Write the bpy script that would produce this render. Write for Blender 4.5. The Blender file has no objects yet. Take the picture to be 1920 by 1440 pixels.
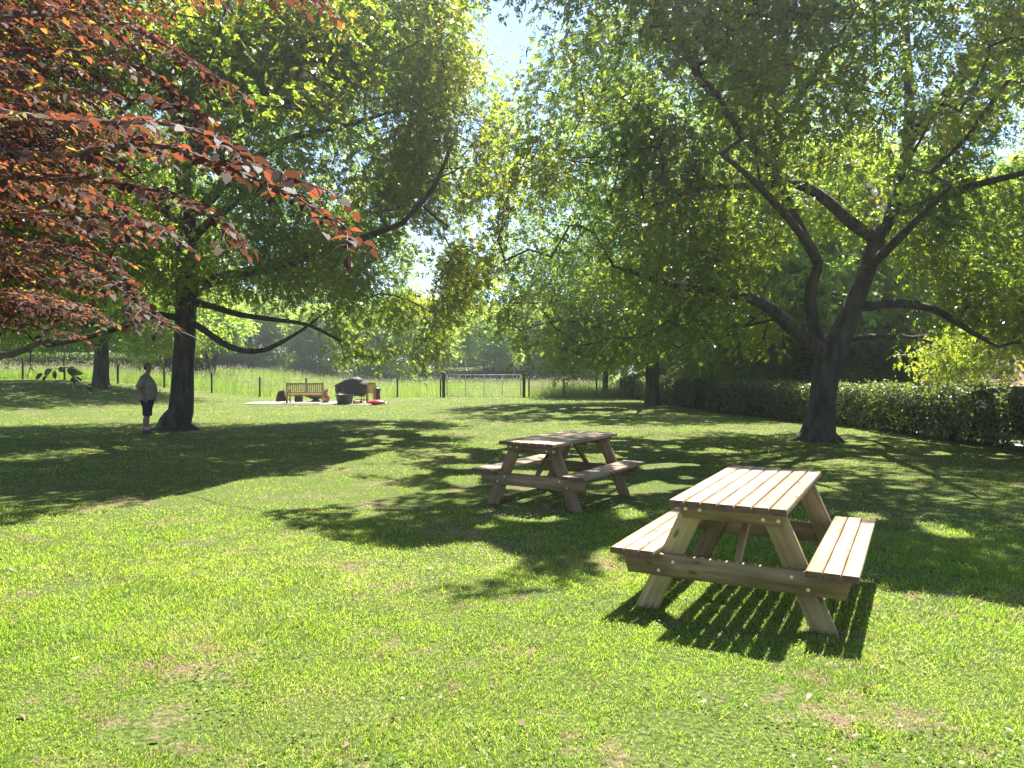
import bpy, bmesh, math, random
import numpy as np
from mathutils import Vector, Matrix

SC = bpy.context.scene
COL = SC.collection
rad = math.radians

# ------------------------------------------------------------------ camera, sky, sun, exposure
CAM_H, FPX, HORIZON = 1.56, 1445.0, 700.0
cam = bpy.data.objects.new('camera', bpy.data.cameras.new('camera'))
COL.objects.link(cam)
cam.location = (0, 0, CAM_H)
cam.rotation_euler = (rad(90 - 0.79), 0, 0)
cam.data.sensor_width = 36
cam.data.lens = FPX / 1920 * 36
cam.data.clip_start = 0.05
cam.data.clip_end = 2000
SC.camera = cam

SUN_AZ, SUN_EL = 22.0, 60.7          # degrees, azimuth clockwise from +Y (the view direction)
world = bpy.data.worlds.new('World')
SC.world = world
world.use_nodes = True
wn = world.node_tree
sky = wn.nodes.new('ShaderNodeTexSky')
sky.sky_type = 'NISHITA'
sky.sun_disc = False
sky.sun_elevation = rad(SUN_EL)
sky.sun_rotation = rad(SUN_AZ)
sky.air_density = 1.0
sky.dust_density = 0.3
sky.ozone_density = 2.5
bg = wn.nodes['Background']
wn.links.new(sky.outputs['Color'], bg.inputs['Color'])
bg.inputs['Strength'].default_value = 0.065
sun = bpy.data.objects.new('sun', bpy.data.lights.new('sun', 'SUN'))
COL.objects.link(sun)
sun.data.energy = 4.6
sun.data.angle = rad(0.53)
sun.data.color = (1.0, 0.945, 0.85)
SUN_DIR = Vector((math.sin(rad(SUN_AZ)) * math.cos(rad(SUN_EL)), math.cos(rad(SUN_AZ)) * math.cos(rad(SUN_EL)), math.sin(rad(SUN_EL))))
sun.rotation_euler = SUN_DIR.to_track_quat('Z', 'Y').to_euler()
sun.location = SUN_DIR * 60
SC.view_settings.view_transform = 'Standard'
SC.view_settings.look = 'None'
SC.view_settings.exposure = 2.15
SC.view_settings.gamma = 1.0
SC.render.engine = 'CYCLES'
SC.cycles.max_bounces = 7
SC.cycles.diffuse_bounces = 2
SC.cycles.transmission_bounces = 3
SC.cycles.glossy_bounces = 2
SC.cycles.use_denoising = True

SHX, SHY = math.sin(rad(SUN_AZ)) / math.tan(rad(SUN_EL)), math.cos(rad(SUN_AZ)) / math.tan(rad(SUN_EL))

# ------------------------------------------------------------------ helpers
def at(px, py, d):
    """the point at depth d that the photograph shows at px, py"""
    return np.array([(px - 960) / FPX * d, d, CAM_H - (py - HORIZON) / FPX * d])

def tag(o, label=None, cat=None, group=None, kind=None):
    if label: o['label'] = label
    if cat: o['category'] = cat
    if group: o['group'] = group
    if kind: o['kind'] = kind
    return o

def empty(name, loc=(0, 0, 0), rz=0.0):
    o = bpy.data.objects.new(name, None)
    COL.objects.link(o)
    o.location = loc
    o.rotation_euler = (0, 0, rz)
    o.empty_display_size = 0.2
    return o

def link_mesh(name, me, mat, parent=None):
    o = bpy.data.objects.new(name, me)
    COL.objects.link(o)
    if mat is not None and not me.materials: me.materials.append(mat)
    if parent is not None: o.parent = parent
    return o

def mesh_np(name, verts, faces, mat, parent=None, smooth=False, fattr=None, vvec=None):
    """faces: (F,n) index array or a list of such arrays"""
    if not isinstance(faces, list): faces = [faces]
    faces = [np.asarray(f, dtype=np.int32) for f in faces if len(f)]
    loops = np.concatenate([f.ravel() for f in faces])
    tot = np.concatenate([np.full(len(f), f.shape[1], np.int32) for f in faces])
    start = np.zeros(len(tot), np.int32)
    start[1:] = np.cumsum(tot)[:-1]
    me = bpy.data.meshes.new(name)
    me.vertices.add(len(verts))
    me.vertices.foreach_set('co', np.asarray(verts, np.float32).ravel())
    me.loops.add(len(loops))
    me.loops.foreach_set('vertex_index', loops)
    me.polygons.add(len(tot))
    me.polygons.foreach_set('loop_start', start)
    if smooth: me.polygons.foreach_set('use_smooth', np.ones(len(tot), bool))
    if fattr is not None:
        a = me.attributes.new('tint', 'FLOAT', 'FACE')
        a.data.foreach_set('value', np.asarray(fattr, np.float32))
    if vvec is not None:
        a = me.attributes.new('grain', 'FLOAT_VECTOR', 'POINT')
        a.data.foreach_set('vector', np.asarray(vvec, np.float32).ravel())
    me.update()
    me.validate()
    return link_mesh(name, me, mat, parent)

def vnoise(p, scale, seed=0):
    """smooth value noise in 0..1 for an (N,2) or (N,3) array"""
    p = np.asarray(p, float)
    if p.shape[1] == 2: p = np.c_[p, np.zeros(len(p))]
    q = p / scale + 1000.0
    i = np.floor(q).astype(np.int64)
    f = q - i
    f = f * f * (3 - 2 * f)
    def h(a, b, c):
        n = (a * 73856093) ^ (b * 19349663) ^ (c * 83492791) ^ (seed * 2654435761)
        n = (n ^ (n >> 13)) * 1274126177 & 0x7fffffff
        n = (n ^ (n >> 16)) * 668265263 & 0x7fffffff
        return ((n >> 7) & 0xffff) / 65535.0
    r = 0
    for dx in (0, 1):
        for dy in (0, 1):
            for dz in (0, 1):
                w = (f[:, 0] if dx else 1 - f[:, 0]) * (f[:, 1] if dy else 1 - f[:, 1]) * (f[:, 2] if dz else 1 - f[:, 2])
                r = r + w * h(i[:, 0] + dx, i[:, 1] + dy, i[:, 2] + dz)
    return r

def sst(t):
    t = np.clip(t, 0, 1)
    return t * t * (3 - 2 * t)

def hedge_x(y):
    return np.interp(y, [6, 21.9, 30, 46], [9.75, 9.7, 7.35, 6.3])

def terrain(x, y):
    x = np.asarray(x, float); y = np.asarray(y, float)
    z = 1.05 * sst((y - 22) / 18) * sst((-x - 13) / 12)
    z = z + 0.17 * sst((y - 22) / 20)
    z = z + 0.22 * sst((y - 50) / 50)
    z = z + 0.5 * sst((y - 42) / 22) * sst((-x - 22) / 12)
    z = z - 0.5 * sst((x - hedge_x(y) - 1.0) / 3.0) * (1 - sst((y - 44) / 20))
    z = z + 0.05 * (vnoise(np.c_[x.ravel(), y.ravel()], 3.1, 5).reshape(x.shape) - 0.5) * sst((y - 9) / 6)
    return z

def tz(x, y): return float(terrain(np.array([x]), np.array([y]))[0])

def in_poly(px, py, poly):
    poly = np.array(poly, float)
    inside = np.zeros(len(px), bool)
    j = len(poly) - 1
    for i in range(len(poly)):
        xi, yi = poly[i]; xj, yj = poly[j]
        c = ((yi > py) != (yj > py)) & (px < (xj - xi) * (py - yi) / (yj - yi + 1e-12) + xi)
        inside ^= c
        j = i
    return inside

# the sunlit part of the lawn: boughs that would stand between it and the sun do not exist
LIT = [(-900, 1040), (0, 985), (60, 972), (200, 962), (350, 925), (470, 900), (600, 892), (650, 870), (705, 845), (690, 800), (650, 775),
       (720, 772), (738, 800), (730, 850), (800, 880), (700, 905), (800, 925), (640, 945), (470, 962), (520, 990), (600, 1010), (660, 1035),
       (760, 1040), (900, 1020), (1010, 1045), (880, 1075), (770, 1112), (860, 1132), (980, 1115), (1120, 1085), (1230, 1082), (1420, 1098),
       (1560, 1104), (1650, 1112), (1760, 1120), (1920, 1130), (2900, 1150), (2900, 9000), (-900, 9000)]
def casts_on_lit(p, jit=0.22, seed=3):
    g = p[:, :2] - p[:, 2:3] * np.array([[SHX, SHY]])
    g = g + (np.c_[vnoise(g, 0.5, seed), vnoise(g, 0.5, seed + 1)] - 0.5) * 2 * jit
    gy = np.maximum(g[:, 1], 0.4)
    px = 960 + FPX * g[:, 0] / gy
    py = HORIZON + FPX * CAM_H / gy
    thin = (px > 640) & (px < 880) & (py < 905) & (vnoise(g, .55, seed + 5) > .46)      # flecked light between the two crowns
    fleck = (py > 765) & (py < 1120) & (px > 640) & (vnoise(g * np.array([1.0, .8]), .42, seed + 8) + .4 * (vnoise(g, 2.2, seed + 11) - .5) > np.where(px < 1260, .71, .80))
    h = p[:, :2] - (p[:, 2:3] - 1.2) * np.array([[SHX, SHY]])      # the stretch of hedge top that stands in the sun
    top = (p[:, 2] > 2.8) & (np.abs(h[:, 0] - 10.35) < .7) & (h[:, 1] > 17.4) & (h[:, 1] < 22.6)
    return top | ((in_poly(px, py, LIT) & ~thin) | fleck) & (g[:, 1] > 0.4) & (px > -80) & (px < 2000) & (py < 1520)

# ------------------------------------------------------------------ materials
def new_mat(name):
    m = bpy.data.materials.new(name)
    m.use_nodes = True
    nt = m.node_tree
    return m, nt, nt.nodes, nt.links, nt.nodes['Principled BSDF'], nt.nodes['Material Output']

def ramp(nodes, stops):
    r = nodes.new('ShaderNodeValToRGB')
    e = r.color_ramp.elements
    while len(e) < len(stops): e.new(0.5)
    for k, (p, c) in enumerate(stops):
        e[k].position = p
        e[k].color = (c[0], c[1], c[2], 1)
    return r

def leaf_mat(name, front, trans, share=0.5, rough=0.45, spec=0.35):
    """front, trans: lists of colour stops over the leaf's own random tint"""
    m, nt, N, L, P, out = new_mat(name)
    a = N.new('ShaderNodeAttribute'); a.attribute_name = 'tint'
    r1, r2 = ramp(N, front), ramp(N, trans)
    L.new(a.outputs['Fac'], r1.inputs[0]); L.new(a.outputs['Fac'], r2.inputs[0])
    L.new(r1.outputs[0], P.inputs['Base Color'])
    P.inputs['Roughness'].default_value = rough
    P.inputs['Specular IOR Level'].default_value = spec
    t = N.new('ShaderNodeBsdfTranslucent')
    L.new(r2.outputs[0], t.inputs['Color'])
    mx = N.new('ShaderNodeMixShader')
    mx.inputs[0].default_value = share
    L.new(P.outputs[0], mx.inputs[1]); L.new(t.outputs[0], mx.inputs[2])
    L.new(mx.outputs[0], out.inputs['Surface'])
    return m

def noise_mat(name, stops, scale=6.0, rough=0.8, detail=5.0, bump=0.0, bscale=None, stretch=None, metallic=0.0, spec=0.3, dist=0.02):
    m, nt, N, L, P, out = new_mat(name)
    tc = N.new('ShaderNodeTexCoord')
    src = tc.outputs['Object']
    if stretch:
        mp = N.new('ShaderNodeMapping'); mp.inputs['Scale'].default_value = stretch
        L.new(src, mp.inputs[0]); src = mp.outputs[0]
    n = N.new('ShaderNodeTexNoise'); n.inputs['Scale'].default_value = scale; n.inputs['Detail'].default_value = detail
    L.new(src, n.inputs['Vector'])
    r = ramp(N, stops); L.new(n.outputs['Fac'], r.inputs[0]); L.new(r.outputs[0], P.inputs['Base Color'])
    P.inputs['Roughness'].default_value = rough
    P.inputs['Metallic'].default_value = metallic
    P.inputs['Specular IOR Level'].default_value = spec
    if bump:
        n2 = N.new('ShaderNodeTexNoise'); n2.inputs['Scale'].default_value = bscale or scale * 3; n2.inputs['Detail'].default_value = 6
        L.new(src, n2.inputs['Vector'])
        b = N.new('ShaderNodeBump'); b.inputs['Strength'].default_value = bump; b.inputs['Distance'].default_value = dist
        L.new(n2.outputs['Fac'], b.inputs['Height']); L.new(b.outputs[0], P.inputs['Normal'])
    return m

M = {}
M['walnut_leaf'] = leaf_mat('walnut_leaf', [(0, (.022, .045, .012)), (.6, (.038, .066, .016)), (1, (.075, .085, .022))],
                            [(0, (.20, .40, .025)), (.55, (.33, .52, .035)), (.82, (.70, .70, .05)), (1, (.76, .52, .07))], .47, .36, .5)
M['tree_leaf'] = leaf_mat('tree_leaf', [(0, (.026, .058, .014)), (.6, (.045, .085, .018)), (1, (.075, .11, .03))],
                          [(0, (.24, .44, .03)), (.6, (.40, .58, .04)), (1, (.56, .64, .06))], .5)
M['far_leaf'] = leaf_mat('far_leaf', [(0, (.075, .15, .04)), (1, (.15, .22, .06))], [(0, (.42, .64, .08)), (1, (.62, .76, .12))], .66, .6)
M['bush_leaf'] = leaf_mat('bush_leaf', [(0, (.05, .11, .025)), (.6, (.085, .15, .032)), (1, (.13, .19, .045))], [(0, (.30, .52, .04)), (.6, (.46, .64, .05)), (1, (.62, .68, .07))], .58)
M['sprig_leaf'] = leaf_mat('sprig_leaf', [(0, (.02, .03, .014)), (1, (.03, .045, .02))], [(0, (.03, .05, .015)), (1, (.05, .08, .02))], .3)
M['conifer_leaf'] = leaf_mat('conifer_leaf', [(0, (.035, .075, .035)), (1, (.06, .11, .05))], [(0, (.10, .2, .05)), (1, (.16, .28, .08))], .3, .6)
M['beech_leaf'] = leaf_mat('beech_leaf', [(0, (.040, .022, .020)), (.7, (.065, .030, .024)), (1, (.07, .045, .02))],
                           [(0, (.07, .03, .018)), (.48, (.17, .05, .026)), (.76, (.38, .11, .04)), (.9, (.54, .27, .05)), (1, (.48, .44, .05))], .46, .55, .10)
M['hedge_leaf'] = leaf_mat('hedge_leaf', [(0, (.026, .048, .016)), (1, (.07, .10, .032))], [(0, (.20, .32, .04)), (1, (.38, .48, .08))], .33, .45)
M['bark'] = noise_mat('bark', [(.3, (.030, .024, .022)), (.5, (.062, .052, .046)), (.66, (.085, .088, .058)), (.82, (.13, .12, .10))], 7, .9, 9, 1.0, 9, (1, 1, .25), dist=.09)
M['beech_bark'] = noise_mat('beech_bark', [(.3, (.07, .055, .05)), (.7, (.13, .11, .10))], 9, .8, 5, .3, 20)
M['twig'] = noise_mat('twig', [(.3, (.045, .030, .022)), (.7, (.08, .055, .04))], 8, .85)
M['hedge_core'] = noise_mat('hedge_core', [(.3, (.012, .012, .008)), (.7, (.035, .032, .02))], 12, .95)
M['dark_post'] = noise_mat('dark_post', [(.3, (.018, .014, .013)), (.7, (.04, .032, .028))], 6, .85, 5, .3, 12, (1, 1, .2))
M['brown_post'] = noise_mat('brown_post', [(.3, (.08, .05, .03)), (.7, (.15, .10, .06))], 6, .85, 5, .3, 12, (1, 1, .2))
M['galvanised'] = noise_mat('galvanised', [(.3, (.24, .25, .26)), (.7, (.36, .37, .38))], 14, .65, 4, metallic=.2)
M['wire'] = noise_mat('wire', [(.3, (.2, .2, .2)), (.7, (.3, .3, .3))], 14, .5, 4, metallic=.6)
M['steel'] = noise_mat('steel', [(.3, (.6, .6, .58)), (.7, (.75, .74, .7))], 30, .3, 3, metallic=.9)
M['teak'] = noise_mat('teak', [(.3, (.22, .13, .055)), (.7, (.36, .22, .10))], 5, .7, 6, .2, 20, (1, 1, .3))
M['gravel'] = noise_mat('gravel', [(.3, (.42, .40, .37)), (.7, (.62, .60, .56))], 20, .95, 8, .5, 60)
M['cover_fabric'] = noise_mat('cover_fabric', [(.3, (.030, .028, .030)), (.7, (.055, .052, .055))], 6, .6, 5, .5, 5, dist=.04)
M['black_plastic'] = noise_mat('black_plastic', [(.3, (.018, .018, .020)), (.7, (.035, .033, .034))], 9, .45)
M['rusty_iron'] = noise_mat('rusty_iron', [(.3, (.05, .030, .022)), (.7, (.11, .06, .04))], 12, .75, 6, .3)
M['red_plastic'] = noise_mat('red_plastic', [(.3, (.50, .035, .05)), (.7, (.62, .06, .075))], 5, .4, 4, .2, 6)
M['dark_cloth'] = noise_mat('dark_cloth', [(.3, (.022, .014, .013)), (.7, (.05, .03, .028))], 8, .85, 5, .4, 10)
M['terracotta'] = noise_mat('terracotta', [(.3, (.30, .17, .11)), (.7, (.42, .26, .18))], 8, .8)
M['skin'] = noise_mat('skin', [(.3, (.22, .12, .085)), (.7, (.29, .165, .12))], 12, .55)
M['hair'] = noise_mat('hair', [(.3, (.022, .017, .014)), (.7, (.05, .04, .034))], 60, .7, 4, .5, 90)
M['shirt'] = noise_mat('shirt', [(.3, (.19, .175, .145)), (.7, (.25, .235, .195))], 9, .9, 5, .5, 7, dist=.03)
M['shorts'] = noise_mat('shorts', [(.3, (.022, .021, .035)), (.7, (.040, .038, .058))], 12, .9, 5, .4, 9, dist=.02)
M['shoe'] = noise_mat('shoe', [(.3, (.03, .026, .025)), (.7, (.06, .052, .05))], 20, .7)
M['sock'] = noise_mat('sock', [(.3, (.32, .31, .30)), (.7, (.42, .41, .4))], 30, .9)
M['paper'] = noise_mat('paper', [(.3, (.7, .72, .75)), (.7, (.8, .81, .83))], 5, .7)
M['white_paint'] = noise_mat('white_paint', [(.3, (.74, .75, .76)), (.7, (.82, .82, .82))], 2, .25, 3, spec=.5)
M['glass'] = noise_mat('glass', [(.3, (.03, .035, .04)), (.7, (.05, .055, .06))], 1.5, .08, 2, spec=.6)
M['rubber'] = noise_mat('rubber', [(.3, (.02, .02, .02)), (.7, (.035, .035, .035))], 9, .8)
M['dry_leaf'] = leaf_mat('dry_leaf', [(0, (.10, .06, .04)), (.6, (.2, .13, .08)), (1, (.45, .40, .34))], [(0, (.2, .1, .05)), (1, (.3, .2, .1))], .2, .7)

def brick_like(name, c1, c2, mortar, scale, bw, bh, rough=.85, flat=False):
    m, nt, N, L, P, out = new_mat(name)
    tc = N.new('ShaderNodeTexCoord')
    mp = N.new('ShaderNodeMapping'); mp.inputs['Rotation'].default_value = (0 if flat else rad(90), 0, 0)
    L.new(tc.outputs['Object'], mp.inputs[0])
    b = N.new('ShaderNodeTexBrick')
    b.inputs['Color1'].default_value = (*c1, 1); b.inputs['Color2'].default_value = (*c2, 1); b.inputs['Mortar'].default_value = (*mortar, 1)
    b.inputs['Scale'].default_value = scale; b.inputs['Brick Width'].default_value = bw; b.inputs['Row Height'].default_value = bh
    b.inputs['Mortar Size'].default_value = .008
    L.new(mp.outputs[0], b.inputs['Vector'])
    L.new(b.outputs['Color'], P.inputs['Base Color'])
    P.inputs['Roughness'].default_value = rough
    bp = N.new('ShaderNodeBump'); bp.inputs['Strength'].default_value = .5; bp.inputs['Distance'].default_value = .01
    L.new(b.outputs['Fac'], bp.inputs['Height']); bp.invert = True
    L.new(bp.outputs[0], P.inputs['Normal'])
    return m
M['brick'] = brick_like('brick', (.26, .085, .055), (.33, .12, .08), (.35, .3, .26), 1.0, .225, .075)
M['patio'] = brick_like('patio', (.33, .28, .24), (.42, .36, .31), (.18, .16, .12), 1.0, .9, .6, .9, True)
M['roof_tile'] = brick_like('roof_tile', (.20, .10, .075), (.27, .14, .11), (.10, .05, .04), 1.0, .17, .13)

# sawn softwood of the picnic tables; "grain" runs along each board
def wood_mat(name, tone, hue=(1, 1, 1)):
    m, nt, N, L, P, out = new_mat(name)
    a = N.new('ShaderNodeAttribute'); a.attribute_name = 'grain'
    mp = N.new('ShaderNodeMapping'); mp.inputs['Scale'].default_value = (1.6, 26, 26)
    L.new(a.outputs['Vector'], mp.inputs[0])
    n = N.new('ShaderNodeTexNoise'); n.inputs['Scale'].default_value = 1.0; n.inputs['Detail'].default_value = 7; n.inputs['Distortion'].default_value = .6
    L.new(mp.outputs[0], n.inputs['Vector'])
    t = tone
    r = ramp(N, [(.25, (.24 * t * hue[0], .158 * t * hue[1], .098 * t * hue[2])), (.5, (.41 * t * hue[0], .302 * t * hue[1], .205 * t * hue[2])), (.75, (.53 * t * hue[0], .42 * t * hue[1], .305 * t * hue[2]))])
    L.new(n.outputs['Fac'], r.inputs[0])
    # weathered patches
    n3 = N.new('ShaderNodeTexNoise'); n3.inputs['Scale'].default_value = 3.2; n3.inputs['Detail'].default_value = 4
    L.new(a.outputs['Vector'], n3.inputs['Vector'])
    r3 = ramp(N, [(.36, (.66, .62, .60)), (.62, (1, 1, 1))])
    L.new(n3.outputs['Fac'], r3.inputs[0])
    mul = N.new('ShaderNodeMix'); mul.data_type = 'RGBA'; mul.blend_type = 'MULTIPLY'; mul.inputs[0].default_value = 1
    L.new(r.outputs[0], mul.inputs[6])
    # every board has its own tone
    n4 = N.new('ShaderNodeTexNoise'); n4.inputs['Scale'].default_value = .21; n4.inputs['Detail'].default_value = 0
    L.new(a.outputs['Vector'], n4.inputs['Vector'])
    r4 = ramp(N, [(.3, (.74, .70, .66)), (.7, (1.08, 1.08, 1.08))])
    L.new(n4.outputs['Fac'], r4.inputs[0])
    mul0 = N.new('ShaderNodeMix'); mul0.data_type = 'RGBA'; mul0.blend_type = 'MULTIPLY'; mul0.inputs[0].default_value = 1
    L.new(r4.outputs[0], mul0.inputs[6]); L.new(r3.outputs[0], mul0.inputs[7])
    r3 = mul0
    L.new(mul0.outputs[2], mul.inputs[7])
    # knots
    mk = N.new('ShaderNodeMapping'); mk.inputs['Scale'].default_value = (4.2, 11, 11)
    L.new(a.outputs['Vector'], mk.inputs[0])
    v = N.new('ShaderNodeTexVoronoi'); v.inputs['Scale'].default_value = 1.0; v.inputs['Randomness'].default_value = 1
    L.new(mk.outputs[0], v.inputs['Vector'])
    rk = ramp(N, [(.09, (.24, .17, .13)), (.19, (1, 1, 1))])
    L.new(v.outputs['Distance'], rk.inputs[0])
    mul2 = N.new('ShaderNodeMix'); mul2.data_type = 'RGBA'; mul2.blend_type = 'MULTIPLY'; mul2.inputs[0].default_value = .8
    L.new(mul.outputs[2], mul2.inputs[6]); L.new(rk.outputs[0], mul2.inputs[7])
    L.new(mul2.outputs[2], P.inputs['Base Color'])
    P.inputs['Roughness'].default_value = .55
    P.inputs['Specular IOR Level'].default_value = .4
    b = N.new('ShaderNodeBump'); b.inputs['Strength'].default_value = .25; b.inputs['Distance'].default_value = .004
    L.new(n.outputs['Fac'], b.inputs['Height']); L.new(b.outputs[0], P.inputs['Normal'])
    return m
M['new_wood'] = wood_mat('new_wood', 1.0)
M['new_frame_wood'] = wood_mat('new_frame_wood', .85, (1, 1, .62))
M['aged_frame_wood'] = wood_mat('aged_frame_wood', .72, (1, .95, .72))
M['end_grain'] = noise_mat('end_grain', [(.3, (.10, .052, .034)), (.7, (.19, .105, .066))], 22, .8, 6, .3, 40)
M['aged_wood'] = wood_mat('aged_wood', .9)

# lawn: the same dry patches steer the soil sheet and the blades
def patch_nodes(N, L):
    tc = N.new('ShaderNodeNewGeometry')
    n1 = N.new('ShaderNodeTexNoise'); n1.inputs['Scale'].default_value = .9; n1.inputs['Detail'].default_value = 5; n1.inputs['Roughness'].default_value = .65
    n2 = N.new('ShaderNodeTexNoise'); n2.inputs['Scale'].default_value = 8.0; n2.inputs['Detail'].default_value = 7
    L.new(tc.outputs['Position'], n1.inputs['Vector']); L.new(tc.outputs['Position'], n2.inputs['Vector'])
    ad = N.new('ShaderNodeMath'); ad.operation = 'MULTIPLY_ADD'; ad.inputs[1].default_value = .5
    L.new(n2.outputs['Fac'], ad.inputs[0]); L.new(n1.outputs['Fac'], ad.inputs[2])
    r = ramp(N, [(.80, (0, 0, 0)), (.95, (1, 1, 1))])
    L.new(ad.outputs[0], r.inputs[0])
    return r, n1, n2

def lawn_mat():
    m, nt, N, L, P, out = new_mat('lawn_soil')
    r, n1, n2 = patch_nodes(N, L)
    g = N.new('ShaderNodeNewGeometry')
    n3 = N.new('ShaderNodeTexNoise'); n3.inputs['Scale'].default_value = 38; n3.inputs['Detail'].default_value = 6
    L.new(g.outputs['Position'], n3.inputs['Vector'])
    c = ramp(N, [(.3, (.022, .032, .010)), (.5, (.070, .100, .022)), (.72, (.14, .155, .045))])
    L.new(n3.outputs['Fac'], c.inputs[0])
    d = ramp(N, [(.3, (.075, .052, .036)), (.7, (.24, .175, .12))])
    L.new(n3.outputs['Fac'], d.inputs[0])
    mx = N.new('ShaderNodeMix'); mx.data_type = 'RGBA'
    L.new(r.outputs[0], mx.inputs[0]); L.new(c.outputs[0], mx.inputs[6]); L.new(d.outputs[0], mx.inputs[7])
    L.new(mx.outputs[2], P.inputs['Base Color'])
    P.inputs['Roughness'].default_value = .95
    P.inputs['Specular IOR Level'].default_value = .1
    b = N.new('ShaderNodeBump'); b.inputs['Strength'].default_value = .8; b.inputs['Distance'].default_value = .03
    L.new(n3.outputs['Fac'], b.inputs['Height']); L.new(b.outputs[0], P.inputs['Normal'])
    return m

def grass_mat(name, green, trans, dry, dryt, share=.5):
    m, nt, N, L, P, out = new_mat(name)
    r, n1, n2 = patch_nodes(N, L)
    a = N.new('ShaderNodeAttribute'); a.attribute_name = 'tint'
    c1, c2 = ramp(N, green), ramp(N, trans)
    L.new(a.outputs['Fac'], c1.inputs[0]); L.new(a.outputs['Fac'], c2.inputs[0])
    f = N.new('ShaderNodeMath'); f.operation = 'MULTIPLY'
    gt = N.new('ShaderNodeMath'); gt.operation = 'GREATER_THAN'; gt.inputs[1].default_value = .35
    L.new(a.outputs['Fac'], gt.inputs[0]); L.new(gt.outputs[0], f.inputs[0]); L.new(r.outputs[0], f.inputs[1])
    m1 = N.new('ShaderNodeMix'); m1.data_type = 'RGBA'; m1.inputs[7].default_value = (*dry, 1)
    m2 = N.new('ShaderNodeMix'); m2.data_type = 'RGBA'; m2.inputs[7].default_value = (*dryt, 1)
    for mm, cc in ((m1, c1), (m2, c2)):
        L.new(f.outputs[0], mm.inputs[0]); L.new(cc.outputs[0], mm.inputs[6])
    L.new(m1.outputs[2], P.inputs['Base Color'])
    P.inputs['Roughness'].default_value = .45
    P.inputs['Specular IOR Level'].default_value = .3
    t = N.new('ShaderNodeBsdfTranslucent'); L.new(m2.outputs[2], t.inputs['Color'])
    mx = N.new('ShaderNodeMixShader'); mx.inputs[0].default_value = share
    L.new(P.outputs[0], mx.inputs[1]); L.new(t.outputs[0], mx.inputs[2]); L.new(mx.outputs[0], out.inputs['Surface'])
    return m
M['lawn'] = lawn_mat()
M['blade'] = grass_mat('blade', [(0, (.060, .115, .016)), (.5, (.110, .165, .024)), (.76, (.16, .20, .045)), (.88, (.28, .26, .11)), (1, (.42, .37, .22))],
                       [(0, (.28, .52, .025)), (.5, (.42, .63, .038)), (.76, (.56, .64, .09)), (.88, (.64, .56, .23)), (1, (.68, .58, .34))], (.30, .235, .125), (.42, .32, .16))
M['meadow_blade'] = grass_mat('meadow_blade', [(0, (.075, .15, .03)), (.6, (.12, .20, .045)), (.9, (.2, .25, .10)), (1, (.36, .34, .2))],
                              [(0, (.26, .46, .05)), (.6, (.4, .55, .07)), (.9, (.5, .55, .15)), (1, (.6, .55, .3))], (.2, .2, .08), (.4, .4, .15))

M['seed_head'] = leaf_mat('seed_head', [(0, (.22, .22, .13)), (1, (.40, .34, .25))], [(0, (.4, .4, .22)), (1, (.5, .42, .3))], .4, .7)

# ------------------------------------------------------------------ geometry builders
def bm_obj(name, bm, mat, parent=None, smooth=False):
    me = bpy.data.meshes.new(name)
    bm.normal_update()
    bm.to_mesh(me); bm.free()
    if smooth:
        for p in me.polygons: p.use_smooth = True
    return link_mesh(name, me, mat, parent)

def add_box(bm, c, s, rot=None, bev=0.0):
    r = bmesh.ops.create_cube(bm, size=1)
    vs = r['verts']
    bmesh.ops.scale(bm, vec=s, verts=vs)
    if bev:
        es = list({e for v in vs for e in v.link_edges})
        b = bmesh.ops.bevel(bm, geom=es, offset=bev, segments=2, affect='EDGES', profile=.5)
        vs = list({v for f in b['faces'] for v in f.verts} | {v for v in vs if v.is_valid})
    if rot is not None: bmesh.ops.rotate(bm, cent=(0, 0, 0), matrix=rot, verts=vs)
    bmesh.ops.translate(bm, vec=c, verts=vs)
    return vs

def tube_np(pts, radii, n=8, cap=True):
    """returns verts, quads of a tube along pts"""
    pts = np.asarray(pts, float); K = len(pts)
    t = np.gradient(pts, axis=0)
    t /= np.linalg.norm(t, axis=1)[:, None] + 1e-9
    ref = np.array([0.13, 0.21, 1.0]) if abs(t[:, 2]).mean() < .8 else np.array([1.0, .17, .1])
    u = np.cross(t, ref); u /= np.linalg.norm(u, axis=1)[:, None] + 1e-9
    v = np.cross(t, u)
    a = np.arange(n) / n * 2 * np.pi
    ring = u[:, None, :] * np.cos(a)[None, :, None] + v[:, None, :] * np.sin(a)[None, :, None]
    V = pts[:, None, :] + ring * np.asarray(radii)[:, None, None]
    V = V.reshape(-1, 3)
    i = np.arange(K - 1)[:, None] * n
    j = np.arange(n)[None, :]
    k = (j + 1) % n
    Q = np.stack([i + j, i + k, i + n + k, i + n + j], -1).reshape(-1, 4)
    if cap:
        V = np.r_[V, [pts[0]], [pts[-1]]]
        b, e = K * n, K * n + 1
        jj = np.arange(n); kk = (jj + 1) % n
        T1 = np.stack([kk, jj, np.full(n, b), np.full(n, b)], -1)[:, :3]
        T2 = np.stack([(K - 1) * n + jj, (K - 1) * n + kk, np.full(n, e)], -1)
        return V, Q, np.r_[T1, T2]
    return V, Q, np.zeros((0, 3), int)

class TubeSet:
    def __init__(s): s.V, s.Q, s.T, s.n = [], [], [], 0
    def add(s, pts, radii, n=8):
        V, Q, T = tube_np(pts, radii, n)
        s.V.append(V); s.Q.append(Q + s.n); s.T.append(T + s.n); s.n += len(V)
    def build(s, name, mat, parent=None):
        return mesh_np(name, np.concatenate(s.V), [np.concatenate(s.Q), np.concatenate(s.T)], mat, parent, smooth=True)

def unit(v): return v / (np.linalg.norm(v, axis=-1, keepdims=True) + 1e-9)

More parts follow.
